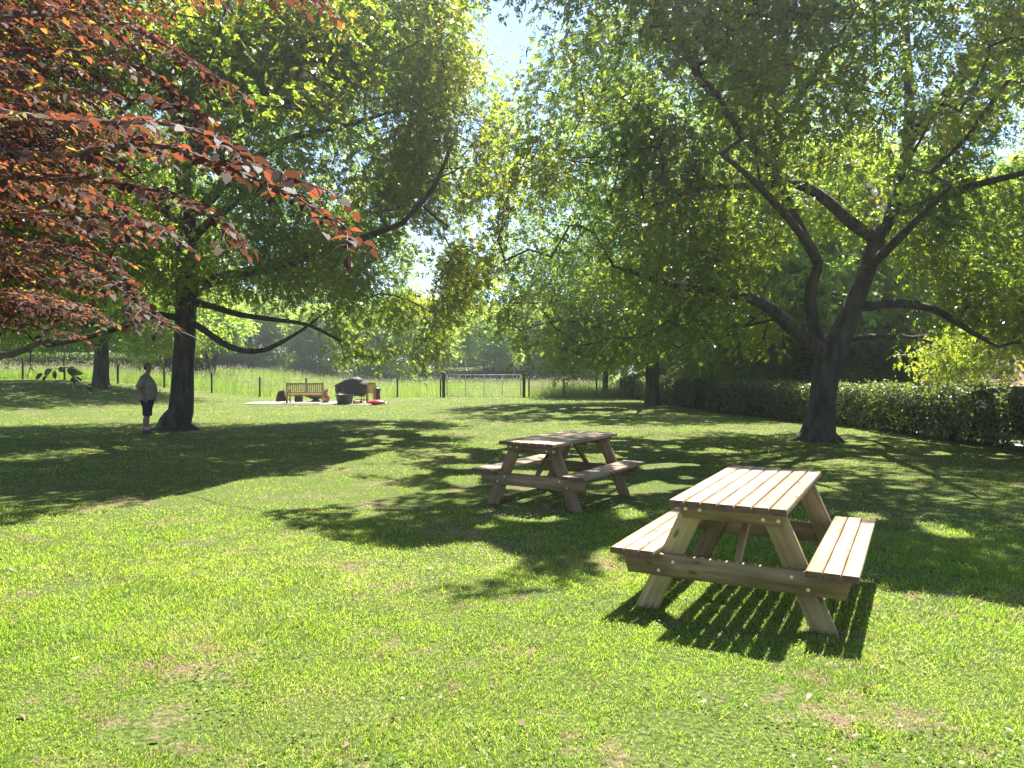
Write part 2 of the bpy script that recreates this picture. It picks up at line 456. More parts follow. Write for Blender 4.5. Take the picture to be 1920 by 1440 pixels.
HEX = np.array([(0, 0, 0), (.28, .5, .10), (.66, .40, .05), (1, 0, -.12), (.66, -.40, .05), (.28, -.5, .10)])
QUADL = np.array([(0, 0, 0), (.45, .5, .10), (1, 0, -.1), (.45, -.5, .10)])
OVAL = np.array([(0, 0, 0), (.12, .26, .05), (.35, .48, .10), (.62, .44, .08), (.85, .22, .0), (1, 0, -.08), (.85, -.22, .0), (.62, -.44, .08), (.35, -.48, .10), (.12, -.26, .05)])

def leaf_cloud(name, base, d, nrm, ln, wd, mat, parent, shape=HEX, tint=None, rng=None):
    d = unit(d); s = unit(np.cross(nrm, d)); n = np.cross(d, s)
    k = len(shape)
    V = (base[:, None, :] + d[:, None, :] * (shape[:, 0][None, :, None] * ln[:, None, None])
         + s[:, None, :] * (shape[:, 1][None, :, None] * wd[:, None, None]) + n[:, None, :] * (shape[:, 2][None, :, None] * wd[:, None, None] * 1.6))
    F = np.arange(len(base) * k).reshape(-1, k)
    if tint is None: tint = rng.random(len(base))
    return mesh_np(name, V.reshape(-1, 3), F, mat, parent, fattr=tint)

# --- trees ---------------------------------------------------------------------------------------
def resample(path, rads, step=.35):
    path = np.asarray(path, float); rads = np.asarray(rads, float)
    # Catmull-Rom
    P = np.r_[[2 * path[0] - path[1]], path, [2 * path[-1] - path[-2]]]
    out, rr = [], []
    for i in range(1, len(P) - 2):
        m = max(2, int(np.linalg.norm(P[i + 1] - P[i]) / step))
        for t in np.arange(m) / m:
            a, b, c, e = P[i - 1], P[i], P[i + 1], P[i + 2]
            out.append(.5 * (2 * b + (c - a) * t + (2 * a - 5 * b + 4 * c - e) * t * t + (3 * b - a - 3 * c + e) * t ** 3))
            rr.append(rads[i - 1] * (1 - t) + rads[i] * t)
    out.append(path[-1]); rr.append(rads[-1])
    return np.array(out), np.array(rr)

class Skeleton:
    def __init__(s): s.pos, s.par, s.minr = [], [], []
    def limb(s, path, rads, attach=True):
        p, r = resample(path, rads)
        if attach and s.pos:
            q = np.array(s.pos)
            par = int(np.argmin(((q - p[0]) ** 2).sum(1)))
        else: par = -1
        for k in range(len(p)):
            s.pos.append(p[k]); s.minr.append(r[k]); s.par.append(par); par = len(s.pos) - 1
    def grow(s, targets, rng, step=.45, up=.25):
        n0 = len(s.pos)
        P = np.zeros((n0 + len(targets) * 14, 3)); P[:n0] = np.array(s.pos); n = n0
        q = P[:n0]
        d0 = np.array([np.sqrt(((q - t) ** 2).sum(1)).min() for t in targets])
        ends = []
        for ti in np.argsort(d0):
            t = targets[ti]
            dd = np.sqrt(((P[:n] - t) ** 2).sum(1))
            dd = dd + np.maximum(0, P[:n, 2] - t[2]) * up
            j = int(np.argmin(dd))
            a = P[j].copy(); L = np.linalg.norm(t - a)
            k = int(np.clip(L / step, 1, 12))
            off = rng.normal(0, .07, 3) * L
            off[2] += .06 * L
            par = j
            for m in range(1, k + 1):
                f = m / k
                pt = a + (t - a) * f + off * math.sin(math.pi * f) + rng.normal(0, .03, 3) * min(1, L)
                P[n] = pt; s.pos.append(pt); s.par.append(par); s.minr.append(0); par = n; n += 1
            ends.append(par)
        return ends
    def mesh(s, name, mat, parent, tip=.006, expo=2.35, maxr=9, flare=None):
        n = len(s.pos); P = np.array(s.pos); par = np.array(s.par)
        acc = np.zeros(n); kids = [[] for _ in range(n)]
        for i in range(n - 1, -1, -1):
            if acc[i] == 0: acc[i] = tip ** expo
            if par[i] >= 0:
                acc[par[i]] += acc[i]; kids[par[i]].append(i)
        r = np.minimum(acc ** (1 / expo), maxr)
        mr = np.array(s.minr)
        r = np.where(mr > 0, mr, np.minimum(r, .09))
        ts = TubeSet()
        stack = [i for i in range(n) if par[i] < 0]
        while stack:
            i = stack.pop(); ch = [i] if par[i] < 0 else [par[i], i]
            while True:
                k = kids[ch[-1]]
                if not k: break
                k = sorted(k, key=lambda c: -r[c])
                stack += k[1:]
                ch.append(k[0])
            rr = r[ch].copy()
            if par[ch[0]] >= 0 or len(ch) > 1:
                if ch[0] == par[ch[1]] if len(ch) > 1 else False:
                    if not (par[ch[0]] < 0): rr[0] = rr[1]
            if len(ch) < 2: continue
            m = rr.max()
            sides = 14 if m > .15 else 8 if m > .06 else 5 if m > .02 else 4
            ts.add(P[ch], rr, sides)
        return ts.build(name, mat, parent)

def sample_lobes(lobes, n, rng, shell=.55, hole_scale=1.5, hole=.42, seed=1):
    """clump centres inside a union of ellipsoids, fewer in the middle, with gaps"""
    out = []
    vol = np.array([l[3] * l[4] * l[5] * (l[6] if len(l) > 6 else 1) for l in lobes]); vol = vol / vol.sum()
    while len(out) < n:
        l = lobes[rng.choice(len(lobes), p=vol)]
        v = unit(rng.normal(size=3)); rr = rng.random() ** (1 / 3)
        if rr < shell and rng.random() < .6: continue
        p = np.array(l[:3]) + v * rr * np.array(l[3:6])
        out.append(p)
    p = np.array(out)
    keep = vnoise(p, hole_scale, seed) + .35 * (vnoise(p, hole_scale * .45, seed + 9) - .5) > hole
    return p[keep]

def compound_leaves(centres, rng, per, spread, L, parentc, droop=.35, leaflets=7):
    """pinnate leaves round each clump centre -> base, dir, normal, len, wid arrays"""
    C = np.repeat(centres, per, 0)
    out = unit(C - parentc)
    C = C + rng.normal(0, 1, C.shape) * np.array([spread, spread, spread * .7])
    N = len(C)
    d = unit(out * np.array([1, 1, .3]) * .5 + rng.normal(0, .65, (N, 3)) + np.array([0, 0, -droop]))
    up = unit(np.array([0, 0, 1.0]) + rng.normal(0, .42, (N, 3)))
    s = unit(np.cross(up, d)); nn = np.cross(d, s)
    base, dr, nm, ln = [], [], [], []
    RL = L * 2.1
    for k in range(leaflets):
        if k == leaflets - 1: off, side = 1.0, 0
        else: off, side = .30 + .55 * (k // 2) / max(1, (leaflets - 1) // 2 - 1 + 1e-6) * .9, 1 if k % 2 else -1
        b = C + d * (RL * off) + np.array([0, 0, -1]) * (RL * off * off * .18)
        dd = unit(d * (1 if side == 0 else .75) + s * side * .8 + rng.normal(0, .16, (N, 3)) + np.array([0, 0, -.22]))
        base.append(b); dr.append(dd); nm.append(unit(nn + rng.normal(0, .25, (N, 3)))); ln.append(L * rng.uniform(.75, 1.15, N))
    idx = np.concatenate([np.arange(N)] * leaflets)
    return np.concatenate(base), np.concatenate(dr), np.concatenate(nm), np.concatenate(ln), idx

def broad_tree(name, label, base, limbs, lobes, n_clump, per, L, seed, leafmat, group=None, hole=.42, spread=.34, lit_cull=True, cutouts=(), bark='bark', leaflets=7):
    rng = np.random.default_rng(seed)
    root = empty(name, base)
    tag(root, label, 'tree', group)
    off = np.array(base)
    sk = Skeleton()
    for i, (path, rads) in enumerate(limbs): sk.limb(path, rads, i > 0)
    cl = sample_lobes(lobes, n_clump, rng, hole=hole, seed=seed)
    if lit_cull: cl = cl[~casts_on_lit(cl, .12)]
    for f in cutouts: cl = cl[~f(cl)]
    sk.grow(cl, rng)
    tr = sk.mesh('trunk', M[bark], root, tip=.0075)
    tr.location = -off
    cen = np.array([base[0], base[1], base[2] + 5.0])
    b, d, n, ln, idx = compound_leaves(cl, rng, per, spread, L, cen, leaflets=leaflets)
    if lit_cull:
        k = ~casts_on_lit(b, .2); b, d, n, ln, idx = b[k], d[k], n[k], ln[k], idx[k]
    k = b[:, 2] > base[2] + .9
    b, d, n, ln, idx = b[k], d[k], n[k], ln[k], idx[k]
    tone = vnoise(cl, 1.1, seed + 4)
    tint = np.clip(.55 * rng.random(len(b)) + .45 * vnoise(b, 1.0, seed + 4) + .1 * rng.normal(size=len(b)), 0, 1)
    rr_ = np.hypot(b[:, 0] - base[0], b[:, 1] - base[1])
    tint = np.clip(tint + .24 * sst((rr_ / np.quantile(rr_, .98) - .55) / .4) * rng.random(len(b)), 0, 1)      # young shoots at the tips are yellower
    cr = leaf_cloud('crown', b, d, n, ln, ln * rng.uniform(.5, .66, len(b)), leafmat, root, QUADL, tint)
    cr.location = -off
    return root

# ================================================================== the setting
def axis(lo, hi, core_lo, core_hi, fine, grow=1.22):
    a = list(np.arange(core_lo, core_hi + fine / 2, fine))
    s = fine; v = core_hi
    while v < hi: s *= grow; v += s; a.append(v)
    s = fine; v = core_lo
    while v > lo: s *= grow; v -= s; a.insert(0, v)
    return np.array(a)

def ground_sheet():
    xs = axis(-500, 500, -30, 20, .5); ys = axis(-200, 900, -6, 60, .5)
    X, Y = np.meshgrid(xs, ys)
    Z = terrain(X, Y)
    V = np.stack([X, Y, Z], -1).reshape(-1, 3)
    nx, ny = len(xs), len(ys)
    i = np.arange(ny - 1)[:, None] * nx + np.arange(nx - 1)[None, :]
    F = np.stack([i, i + 1, i + nx + 1, i + nx], -1).reshape(-1, 4)
    o = mesh_np('lawn', V, F, M['lawn'], smooth=True)
    tag(o, 'mown lawn with dry worn patches under the trees', 'lawn', kind='structure')
ground_sheet()

def draped_sheet(name, outline, mat, lift, n=40, label=None, cat=None):
    """a flat sheet following the terrain inside an outline, a few mm proud"""
    o = np.array(outline, float)
    x0, y0 = o.min(0); x1, y1 = o.max(0)
    xs = np.linspace(x0, x1, n); ys = np.linspace(y0, y1, n)
    X, Y = np.meshgrid(xs, ys)
    V = np.stack([X, Y, terrain(X, Y) + lift], -1).reshape(-1, 3)
    i = np.arange(n - 1)[:, None] * n + np.arange(n - 1)[None, :]
    F = np.stack([i, i + 1, i + n + 1, i + n], -1).reshape(-1, 4)
    c = V[F].mean(1)
    F = F[in_poly(c[:, 0], c[:, 1], outline)]
    ob = mesh_np(name, V, F, mat, smooth=True)
    tag(ob, label, cat, kind='structure')
    return ob
PATIO = [(-12.3, 35.3), (-6.3, 34.9), (-5.9, 36.0), (-6.2, 37.9), (-11.2, 38.2), (-12.6, 37.0)]
draped_sheet('patio', PATIO, M['patio'], .03, 50, 'pale stone patio under the garden bench and barbecue', 'patio')
draped_sheet('drive', [(11.8, 5), (15.5, 5), (15.5, 21.5), (11.8, 23)], M['gravel'], .02, 60, 'pale gravel drive beyond the hedge', 'drive')

# ------------------------------------------------------------------ grass
def grass():
    rng = np.random.default_rng(11)
    # radial density about the photographer's end of the lawn, thinner and broader with distance
    dn = rng.uniform(1.6 ** 2, 9.5 ** 2, 1100000) ** .5
    dn = dn[rng.random(len(dn)) < (1 - sst((dn - 2.6) / 6.9)) * .85]
    d = np.concatenate([dn, rng.uniform(2.2 ** .4, 46 ** .4, 620000) ** (1 / .4)])
    hw = .80 * d + .6
    x = rng.uniform(-1, 1, len(d)) * hw; y = d
    p = np.c_[x, y]
    keep = (x < hedge_x(y) + .3) & ~in_poly(x, y, PATIO)
    keep &= rng.random(len(d)) < .38 + .8 * sst((vnoise(p, .13, 3) - .25) / .5)
    dry = .5 * vnoise(p, .55, 21) + .5 * vnoise(p, 1.3, 22)
    keep &= rng.random(len(d)) > .75 * sst((dry - .56) / .18)
    x, y, d = x[keep], y[keep], d[keep]; p = p[keep]; n = len(x)
    tuft = vnoise(p, .22, 7)
    long_ = vnoise(p, 1.6, 8)
    h = (.014 + .019 * tuft + .010 * sst((long_ - .45) * 3)) * rng.uniform(.6, 1.4, n) * (1 + .012 * d)
    h = np.where(rng.random(n) < .015, h * 1.9, h)
    w = .0035 * rng.uniform(.7, 1.4, n) * np.maximum(1, d / 3.6) ** .78
    ang = rng.uniform(0, 2 * np.pi, n) * .75 + vnoise(p, .3, 31) * 6
    lean = rng.uniform(.3, 1.7, n)
    dirx, diry = np.cos(ang), np.sin(ang)
    fa = rng.uniform(0, 2 * np.pi, n)
    sx, sy = np.cos(fa) * w * .5, np.sin(fa) * w * .5
    z = terrain(x, y) - .004
    B = np.c_[x, y, z]
    near = d < 9
    S = np.c_[sx, sy, np.zeros(n)]
    mid = B + np.c_[dirx * lean * h * .38, diry * lean * h * .38, h * .62]
    tip = B + np.c_[dirx * lean * h, diry * lean * h, h * (1 - .42 * np.clip(lean - .3, 0, 1.4))]
    tint = np.clip(.72 * rng.random(n) + .26 * vnoise(p, .9, 41) + .16 * vnoise(p, .18, 43) - .06, 0, 1)
    a = np.where(near)[0]; b = np.where(~near)[0]
    V1 = np.stack([B[a] - S[a], B[a] + S[a], mid[a] + S[a] * .8, mid[a] - S[a] * .8, tip[a]], 1).reshape(-1, 3)
    k = np.arange(len(a)) * 5
    Q = np.stack([k, k + 1, k + 2, k + 3], -1); T = np.stack([k + 3, k + 2, k + 4], -1)
    V2 = np.stack([B[b] - S[b], B[b] + S[b], tip[b]], 1).reshape(-1, 3)
    T2 = np.arange(len(b) * 3).reshape(-1, 3) + len(V1)
    o = mesh_np('grass', np.r_[V1, V2], [Q, np.r_[T, T2]], M['blade'], fattr=np.r_[tint[a], tint[a], tint[b]])
    tag(o, 'short sunlit lawn grass', 'grass', kind='stuff')
    # clover and other broad little leaves low in the sward
    m = 26000
    d = rng.uniform(1.8 ** .8, 9 ** .8, m) ** (1 / .8); x = rng.uniform(-1, 1, m) * (.8 * d + .5); y = d
    p = np.c_[x, y]
    k = vnoise(p, .45, 77) > .55
    x, y = x[k], y[k]; m = len(x); p = p[k]
    q = np.c_[x, y, terrain(x, y) + rng.uniform(.008, .035, m)]
    a = rng.uniform(0, 6.28, m)
    ln = rng.uniform(.012, .024, m)
    c = leaf_cloud('clover', q, np.c_[np.cos(a), np.sin(a), rng.normal(0, .25, m)], unit(np.c_[rng.normal(0, .35, m), rng.normal(0, .35, m), np.ones(m)]), ln, ln * .8, M['blade'], None, OVAL, np.clip(rng.random(m) * .75, 0, 1))
    tag(c, 'clover and small weeds low in the lawn', 'clover', kind='stuff')
    # fallen scraps of leaf and twig
    m = 420
    d = rng.uniform(2.2, 13, m); x = rng.uniform(-1, 1, m) * .8 * d; y = d
    a = rng.uniform(0, 6.28, m)
    ln = rng.uniform(.02, .055, m)
    c = leaf_cloud('leaf_litter', np.c_[x, y, terrain(x, y) + rng.uniform(.012, .035, m)], np.c_[np.cos(a), np.sin(a), rng.normal(0, .25, m)],
                   unit(np.c_[rng.normal(0, .4, m), rng.normal(0, .4, m), np.ones(m)]), ln, ln * rng.uniform(.25, .6, m), M['dry_leaf'], None, HEX, rng.random(m) ** 1.6)
    tag(c, 'scattered dry leaves and scraps on the lawn', 'leaf litter', kind='stuff')
grass()

def meadow():
    rng = np.random.default_rng(12)
    n = 120000
    y = 43.0 + 60 * rng.random(n) ** 1.7
    x = rng.uniform(-1, 1, n) * 1.0
    lo = -.80 * y - 2; hi = np.minimum(.14 * y + 1.0, 12)
    x = lo + (hi - lo) * rng.random(n)
    fence_y = np.interp(x, [-30, -16, -4, 14], [41, 44.6, 44.8, 45.5])
    keep = y > fence_y
    # a strip of long grass in front of the hedge by the gate
    m = 9000
    xe = rng.uniform(1.2, 7.0, m); ye = rng.uniform(43.5, 48, m)
    x = np.r_[x[keep], xe]; y = np.r_[y[keep], ye]; n = len(x)
    p = np.c_[x, y]
    h = (.40 + .45 * vnoise(p, 2.5, 3)) * rng.uniform(.6, 1.25, n) * sst((y - np.interp(x, [-30, -16, -4, 14], [40.5, 44.2, 44.4, 42.5])) / 1.6 + .25)
    w = .016 * rng.uniform(.6, 1.4, n) * (y / 45)
    a = rng.uniform(0, 6.28, n); lean = rng.uniform(.1, .5, n)
    fa = rng.uniform(0, 6.28, n)
    B = np.c_[x, y, terrain(x, y)]
    S = np.c_[np.cos(fa) * w / 2, np.sin(fa) * w / 2, np.zeros(n)]
    tip = B + np.c_[np.cos(a) * lean * h, np.sin(a) * lean * h, h]
    V = np.stack([B - S, B + S, tip], 1).reshape(-1, 3)
    o = mesh_np('meadow_grass', V, np.arange(n * 3).reshape(-1, 3), M['meadow_blade'], fattr=np.clip(.7 * rng.random(n) + .4 * vnoise(p, 6, 5) - .05, 0, 1))
    tag(o, 'tall seeding meadow grass beyond the fence', 'meadow grass', kind='stuff')
    k = (rng.random(n) < .20) & (vnoise(p, 5, 15) > .35)
    m = int(k.sum())
    q = tip[k] + rng.normal(0, .02, (m, 3))
    c = leaf_cloud('seed_heads', q, np.c_[rng.normal(0, .35, m), rng.normal(0, .35, m), np.ones(m)], unit(rng.normal(size=(m, 3))), rng.uniform(.10, .2, m), .03 * (y[k] / 45), M['seed_head'], None, QUADL, rng.random(m))
    tag(c, 'pale seed heads on the meadow grass', 'seed heads', kind='stuff')
meadow()

# ------------------------------------------------------------------ the two main trees and the one behind
def roots(c, z, r, n, seed):
    rng = np.random.default_rng(seed); out = []
    for k in range(n):
        a = k * 6.283 / n + rng.uniform(-.3, .3); l = rng.uniform(.75, 1.25) * (1.25 if math.cos(a) < -.5 else 1)
        d = np.array([math.cos(a), math.sin(a), 0]); o = np.array([c[0], c[1], z])
        out.append(([o + d * r * .35 + [0, 0, .42], o + d * r * .8 + [0, 0, .20], o + d * (r + .12 * l) + [0, 0, .05], o + d * (r + .36 * l) + [0, 0, -.06]], [r * .34, r * .42, r * .30, r * .12]))
    return out
TL = (-9.3, 21.3)
bz = tz(*TL)
d0 = 21.3
def path(pts, d=None):
    return [at(px, py, dd) for px, py, dd in pts]
limbs_left = [
    (np.array([[TL[0] - .02, TL[1], bz - .25], [TL[0], TL[1], bz + .25]]).tolist() + path([(339, 770, d0), (343, 700, d0), (347, 640, d0), (350, 560, d0), (352, 430, d0), (344, 330, 21.6), (330, 230, 21.8), (305, 120, 22), (300, -20, 22.2), (290, -160, 22.3)]),
     [.62, .42, .33, .285, .275, .27, .25, .20, .17, .13, .10, .05]),
    (path([(352, 545, d0), (420, 520, 20.8), (500, 503, 20.4), (560, 488, 20), (605, 470, 19.8), (650, 458, 19.5), (700, 440, 19.2), (760, 418, 19)]), [.17, .15, .13, .12, .11, .10, .08, .06]),
    (path([(755, 420, 19), (815, 350, 18.8), (842, 285, 19), (868, 215, 19.2)]), [.065, .055, .04, .02]),
    (path([(350, 565, d0), (400, 575, 21), (450, 590, 20.8), (520, 600, 20.6), (580, 610, 20.2), (640, 640, 19.8)]), [.11, .09, .08, .06, .05, .03]),
    (path([(352, 600, d0), (385, 620, 20.7), (420, 645, 20.3), (460, 658, 20), (500, 655, 19.6), (545, 632, 19.2), (580, 610, 19)]), [.10, .09, .085, .075, .065, .045, .03]),
    (path([(351, 420, d0), (400, 370, 21), (470, 310, 20.6), (530, 268, 20.3), (590, 250, 20), (660, 235, 19.8), (740, 210, 19.5)]), [.16, .14, .12, .10, .08, .06, .03]),
    (path([(348, 600, d0), (300, 590, 20.8), (260, 602, 20.3), (215, 618, 19.8), (160, 635, 19.3), (90, 650, 19)]), [.10, .085, .075, .06, .045, .025]),
    (path([(345, 340, 21.6), (375, 260, 22), (410, 180, 22.5), (450, 90, 22.8), (500, -10, 23), (560, -120, 23.2)]), [.17, .15, .12, .10, .08, .04]),
    (path([(328, 240, 21.8), (290, 150, 21), (272, 60, 20.5), (262, -60, 20)]), [.12, .10, .08, .05]),
    (path([(350, 440, d0), (290, 380, 20.5), (220, 330, 19.5), (140, 290, 19), (60, 270, 18.6)]), [.13, .11, .09, .06, .04]),
    (path([(349, 470, d0), (380, 430, 19.5), (430, 390, 17.5), (480, 350, 16), (540, 330, 14.8)]), [.13, .11, .09, .06, .03]),
    (path([(349, 450, d0), (330, 410, 23), (300, 380, 25), (260, 340, 27)]), [.13, .10, .07, .04]),
    (path([(411, 180, 22.5), (500, 130, 21.5), (600, 80, 20.5), (720, 40, 19.8), (820, 60, 19.4)]), [.10, .08, .06, .04, .02]),
]
lobes_left = [(-8.6, 21, 9.2, 8.2, 7.6, 5.6), (-3.4, 23.6, 5.4, 3.6, 3.6, 2.6, 1.9), (-2.6, 20.4, 9.3, 3.2, 4.2, 3.8, 1.1), (-14.5, 20.5, 6.0, 4.6, 5.5, 3.4),
              (-3.9, 25.2, 3.0, 2.3, 2.0, 1.3, 2.6), (-4.6, 19.4, 4.2, 2.6, 2.4, 1.6, 1.2), (-10.8, 18.6, 4.4, 3.0, 3.2, 1.7, 2.4), (-7.0, 15.6, 7.0, 4.4, 3.4, 3.0, 1.2), (-4.6, 13.2, 7.6, 4.4, 2.6, 3.0, 2.4), (-1.7, 21, 7.4, 2.0, 3.4, 4.2, 1.8)]
def cut_left_under(c):
    # the open space under the boughs right of the trunk
    px = 960 + FPX * c[:, 0] / c[:, 1]; py = HORIZON - FPX * (c[:, 2] - CAM_H) / c[:, 1]
    return ((c[:, 2] < 3.6) & (c[:, 0] > -10.2) & (c[:, 0] < -5.6)) | ((c[:, 0] > .05)) | (c[:, 2] < 1.9)
broad_tree('walnut_tree', 'big dark walnut tree with one straight trunk beside the standing man', (TL[0], TL[1], bz), limbs_left + roots(TL, bz, .31, 6, 1), lobes_left, 7600, 25, .088, 5, M['walnut_leaf'], hole=.49, cutouts=(cut_left_under,), spread=.31)

TR = (7.0, 17.6)
bz = tz(*TR); e0 = 17.6
limbs_right = [
    ([[7.0, 17.6, bz - .25], [7.0, 17.6, bz + .2]] + path([(1540, 780, e0), (1543, 740, e0), (1552, 690, e0), (1563, 655, e0), (1585, 610, e0), (1608, 550, e0), (1630, 490, e0), (1648, 440, e0), (1680, 370, 17.8), (1697, 290, 18), (1702, 200, 18.2), (1695, 90, 18.4), (1690, -30, 18.6), (1680, -160, 18.8)]),
     [.58, .40, .31, .285, .31, .30, .245, .21, .19, .18, .16, .14, .12, .10, .08, .04]),
    (path([(1552, 672, e0), (1515, 640, 17.3), (1480, 612, 17), (1445, 580, 16.6), (1405, 558, 16.2), (1360, 550, 15.8), (1300, 542, 15.3), (1240, 528, 15), (1150, 500, 14.6)]), [.19, .17, .15, .135, .12, .10, .08, .06, .03]),
    (path([(1540, 665, e0), (1526, 610, 17.5), (1518, 560, 17.5), (1524, 520, 17.5), (1532, 492, 17.5), (1510, 452, 17.3), (1485, 405, 17), (1462, 350, 16.8), (1448, 290, 16.6), (1450, 220, 16.4), (1470, 140, 16.2), (1500, 60, 16), (1500, -50, 15.8)]), [.16, .145, .13, .13, .125, .12, .12, .11, .105, .095, .085, .07, .04]),
    (path([(1448, 320, 16.7), (1410, 270, 16.2), (1370, 225, 15.8), (1325, 165, 15.4), (1290, 110, 15), (1275, 40, 14.8), (1270, -60, 14.6)]), [.13, .12, .11, .10, .08, .06, .04]),
    (path([(1640, 450, e0), (1590, 415, 17.2), (1550, 378, 16.8), (1510, 352, 16.5), (1470, 345, 16.2), (1400, 350, 15.8), (1330, 352, 15.4), (1250, 370, 15)]), [.15, .13, .12, .11, .10, .08, .06, .03]),
    (path([(1612, 575, e0), (1660, 570, 17.3), (1720, 572, 17), (1770, 590, 16.8), (1820, 622, 16.5), (1870, 650, 16.2)]), [.12, .11, .10, .08, .06, .03]),
    (path([(1585, 640, e0), (1620, 632, 17.9), (1680, 630, 18.8), (1740, 640, 19.8), (1800, 668, 20.6)]), [.075, .065, .055, .04, .02]),
    (path([(1700, 270, 18), (1745, 210, 17.6), (1800, 140, 17.2), (1850, 70, 16.8), (1920, 10, 16.4), (2010, -60, 16)]), [.13, .12, .11, .09, .08, .04]),
    (path([(1775, 175, 17.4), (1830, 130, 17), (1900, 95, 16.6), (1990, 60, 16.2)]), [.07, .06, .05, .03]),
    (path([(1665, 400, 17.8), (1740, 380, 17), (1820, 350, 16), (1900, 330, 15), (2000, 300, 14.4)]), [.12, .10, .08, .06, .03]),
    (path([(1630, 500, e0), (1660, 470, 16), (1700, 430, 14.6), (1740, 390, 13.2), (1780, 350, 12)]), [.12, .10, .08, .06, .03]),
    (path([(1530, 490, 17.5), (1500, 440, 15.8), (1450, 380, 14), (1400, 330, 12.6), (1350, 290, 11.6)]), [.10, .085, .07, .05, .03]),
    (path([(1660, 420, 17.8), (1640, 370, 20), (1610, 330, 22), (1580, 300, 24)]), [.12, .10, .07, .04]),
    (path([(1450, 250, 16.5), (1490, 190, 15.5), (1540, 120, 14.6), (1590, 40, 14)]), [.09, .07, .05, .03]),
]
lobes_right = [(6.9, 17.4, 9.2, 7.6, 7.2, 5.2), (1.8, 15.8, 4.3, 3.0, 3.2, 2.5, 2.0), (1.6, 16.0, 8.2, 3.0, 4.4, 3.4, 1.4), (12.2, 16.4, 5.2, 3.6, 4.4, 3.0, 2.3),
               (4.0, 17.6, 3.0, 2.8, 2.6, 1.4, 1.7), (6.0, 11.6, 7.2, 5.0, 3.4, 2.6, 1.2), (11.6, 17.5, 2.9, 2.1, 2.0, 1.2, 2.2), (11.5, 13, 8.0, 4.0, 4.0, 3.2, 1.6), (2.8, 10.0, 7.7, 2.8, 1.8, 1.8, 1.8), (0.2, 12.6, 8.6, 2.8, 2.6, 2.2, 1.8), (12.3, 20.6, 2.0, 1.7, 1.2, .75, 4), (11.4, 16.0, 3.3, 1.8, 1.6, 1.3, 2)]
def cut_right_under(c):
    px = 960 + FPX * c[:, 0] / c[:, 1]; py = HORIZON - FPX * (c[:, 2] - CAM_H) / c[:, 1]
    a = in_poly(px, py, [(1410, 740), (1440, 600), (1460, 480), (1500, 430), (1640, 440), (1660, 620), (1700, 740)])
    gap = in_poly(px, py, [(895, -12), (1056, -12), (1040, 30), (1010, 120), (960, 200), (935, 330), (900, 470), (850, 470)])
    return a | gap | (c[:, 0] < -.45) | (c[:, 2] < np.where((c[:, 0] > 9.5) & (c[:, 1] > 19), 1.45, 1.75))
broad_tree('walnut_tree', 'spreading walnut tree whose forked trunk stands close to the hedge', (TR[0], TR[1], bz), limbs_right + roots(TR, bz, .30, 6, 3), lobes_right, 9800, 25, .078, 8, M['walnut_leaf'], hole=.485, cutouts=(cut_right_under,), spread=.29)

TM = (6.35, 34.8)
bz = tz(*TM)
limbs_mid = [([[6.35, 34.8, bz - .2], [6.35, 34.8, bz + .2], [6.33, 34.8, 1.6], [6.25, 34.8, 3.0], [6.1, 34.7, 5.0], [6.0, 34.6, 8.5], [6, 34.5, 12]], [.55, .36, .30, .28, .22, .14, .05]),
             ([[6.3, 34.8, 2.6], [5.0, 34.2, 3.2], [3.4, 33.6, 3.6], [1.8, 33.2, 3.8], [.4, 33, 3.4]], [.14, .12, .09, .06, .03]),
             ([[6.2, 34.8, 3.4], [7.6, 34.0, 4.4], [9.4, 33.6, 5.2], [10.8, 33.2, 5.4]], [.14, .11, .08, .04]),
             ([[6.1, 34.7, 4.4], [4.6, 34.8, 5.8], [3.0, 35, 7.2], [1.6, 35, 8]], [.13, .10, .07, .03]),
             ([[6.15, 34.7, 4.2], [6.0, 32.6, 5.0], [5.6, 30.8, 5.4]], [.12, .09, .04])]
lobes_mid = [(6.2, 34.4, 8.2, 7.0, 6.8, 5.4), (2.0, 33.8, 4.4, 3.0, 2.8, 2.5, 2.0), (9.4, 33.6, 4.6, 3.0, 3.0, 2.4, 1.5), (4.6, 33.2, 2.6, 3.2, 2.4, 1.0, 2.5)]
broad_tree('walnut_tree', 'middle-sized walnut tree far back between the gate and the hedge', (TM[0], TM[1], bz), limbs_mid, lobes_mid, 4200, 11, .15, 15, M['tree_leaf'], hole=.40,
           cutouts=(lambda c: (c[:, 2] < 1.6) | ((c[:, 2] < 2.5) & (abs(c[:, 0] - 6.3) < .9)),), spread=.42, leaflets=5)

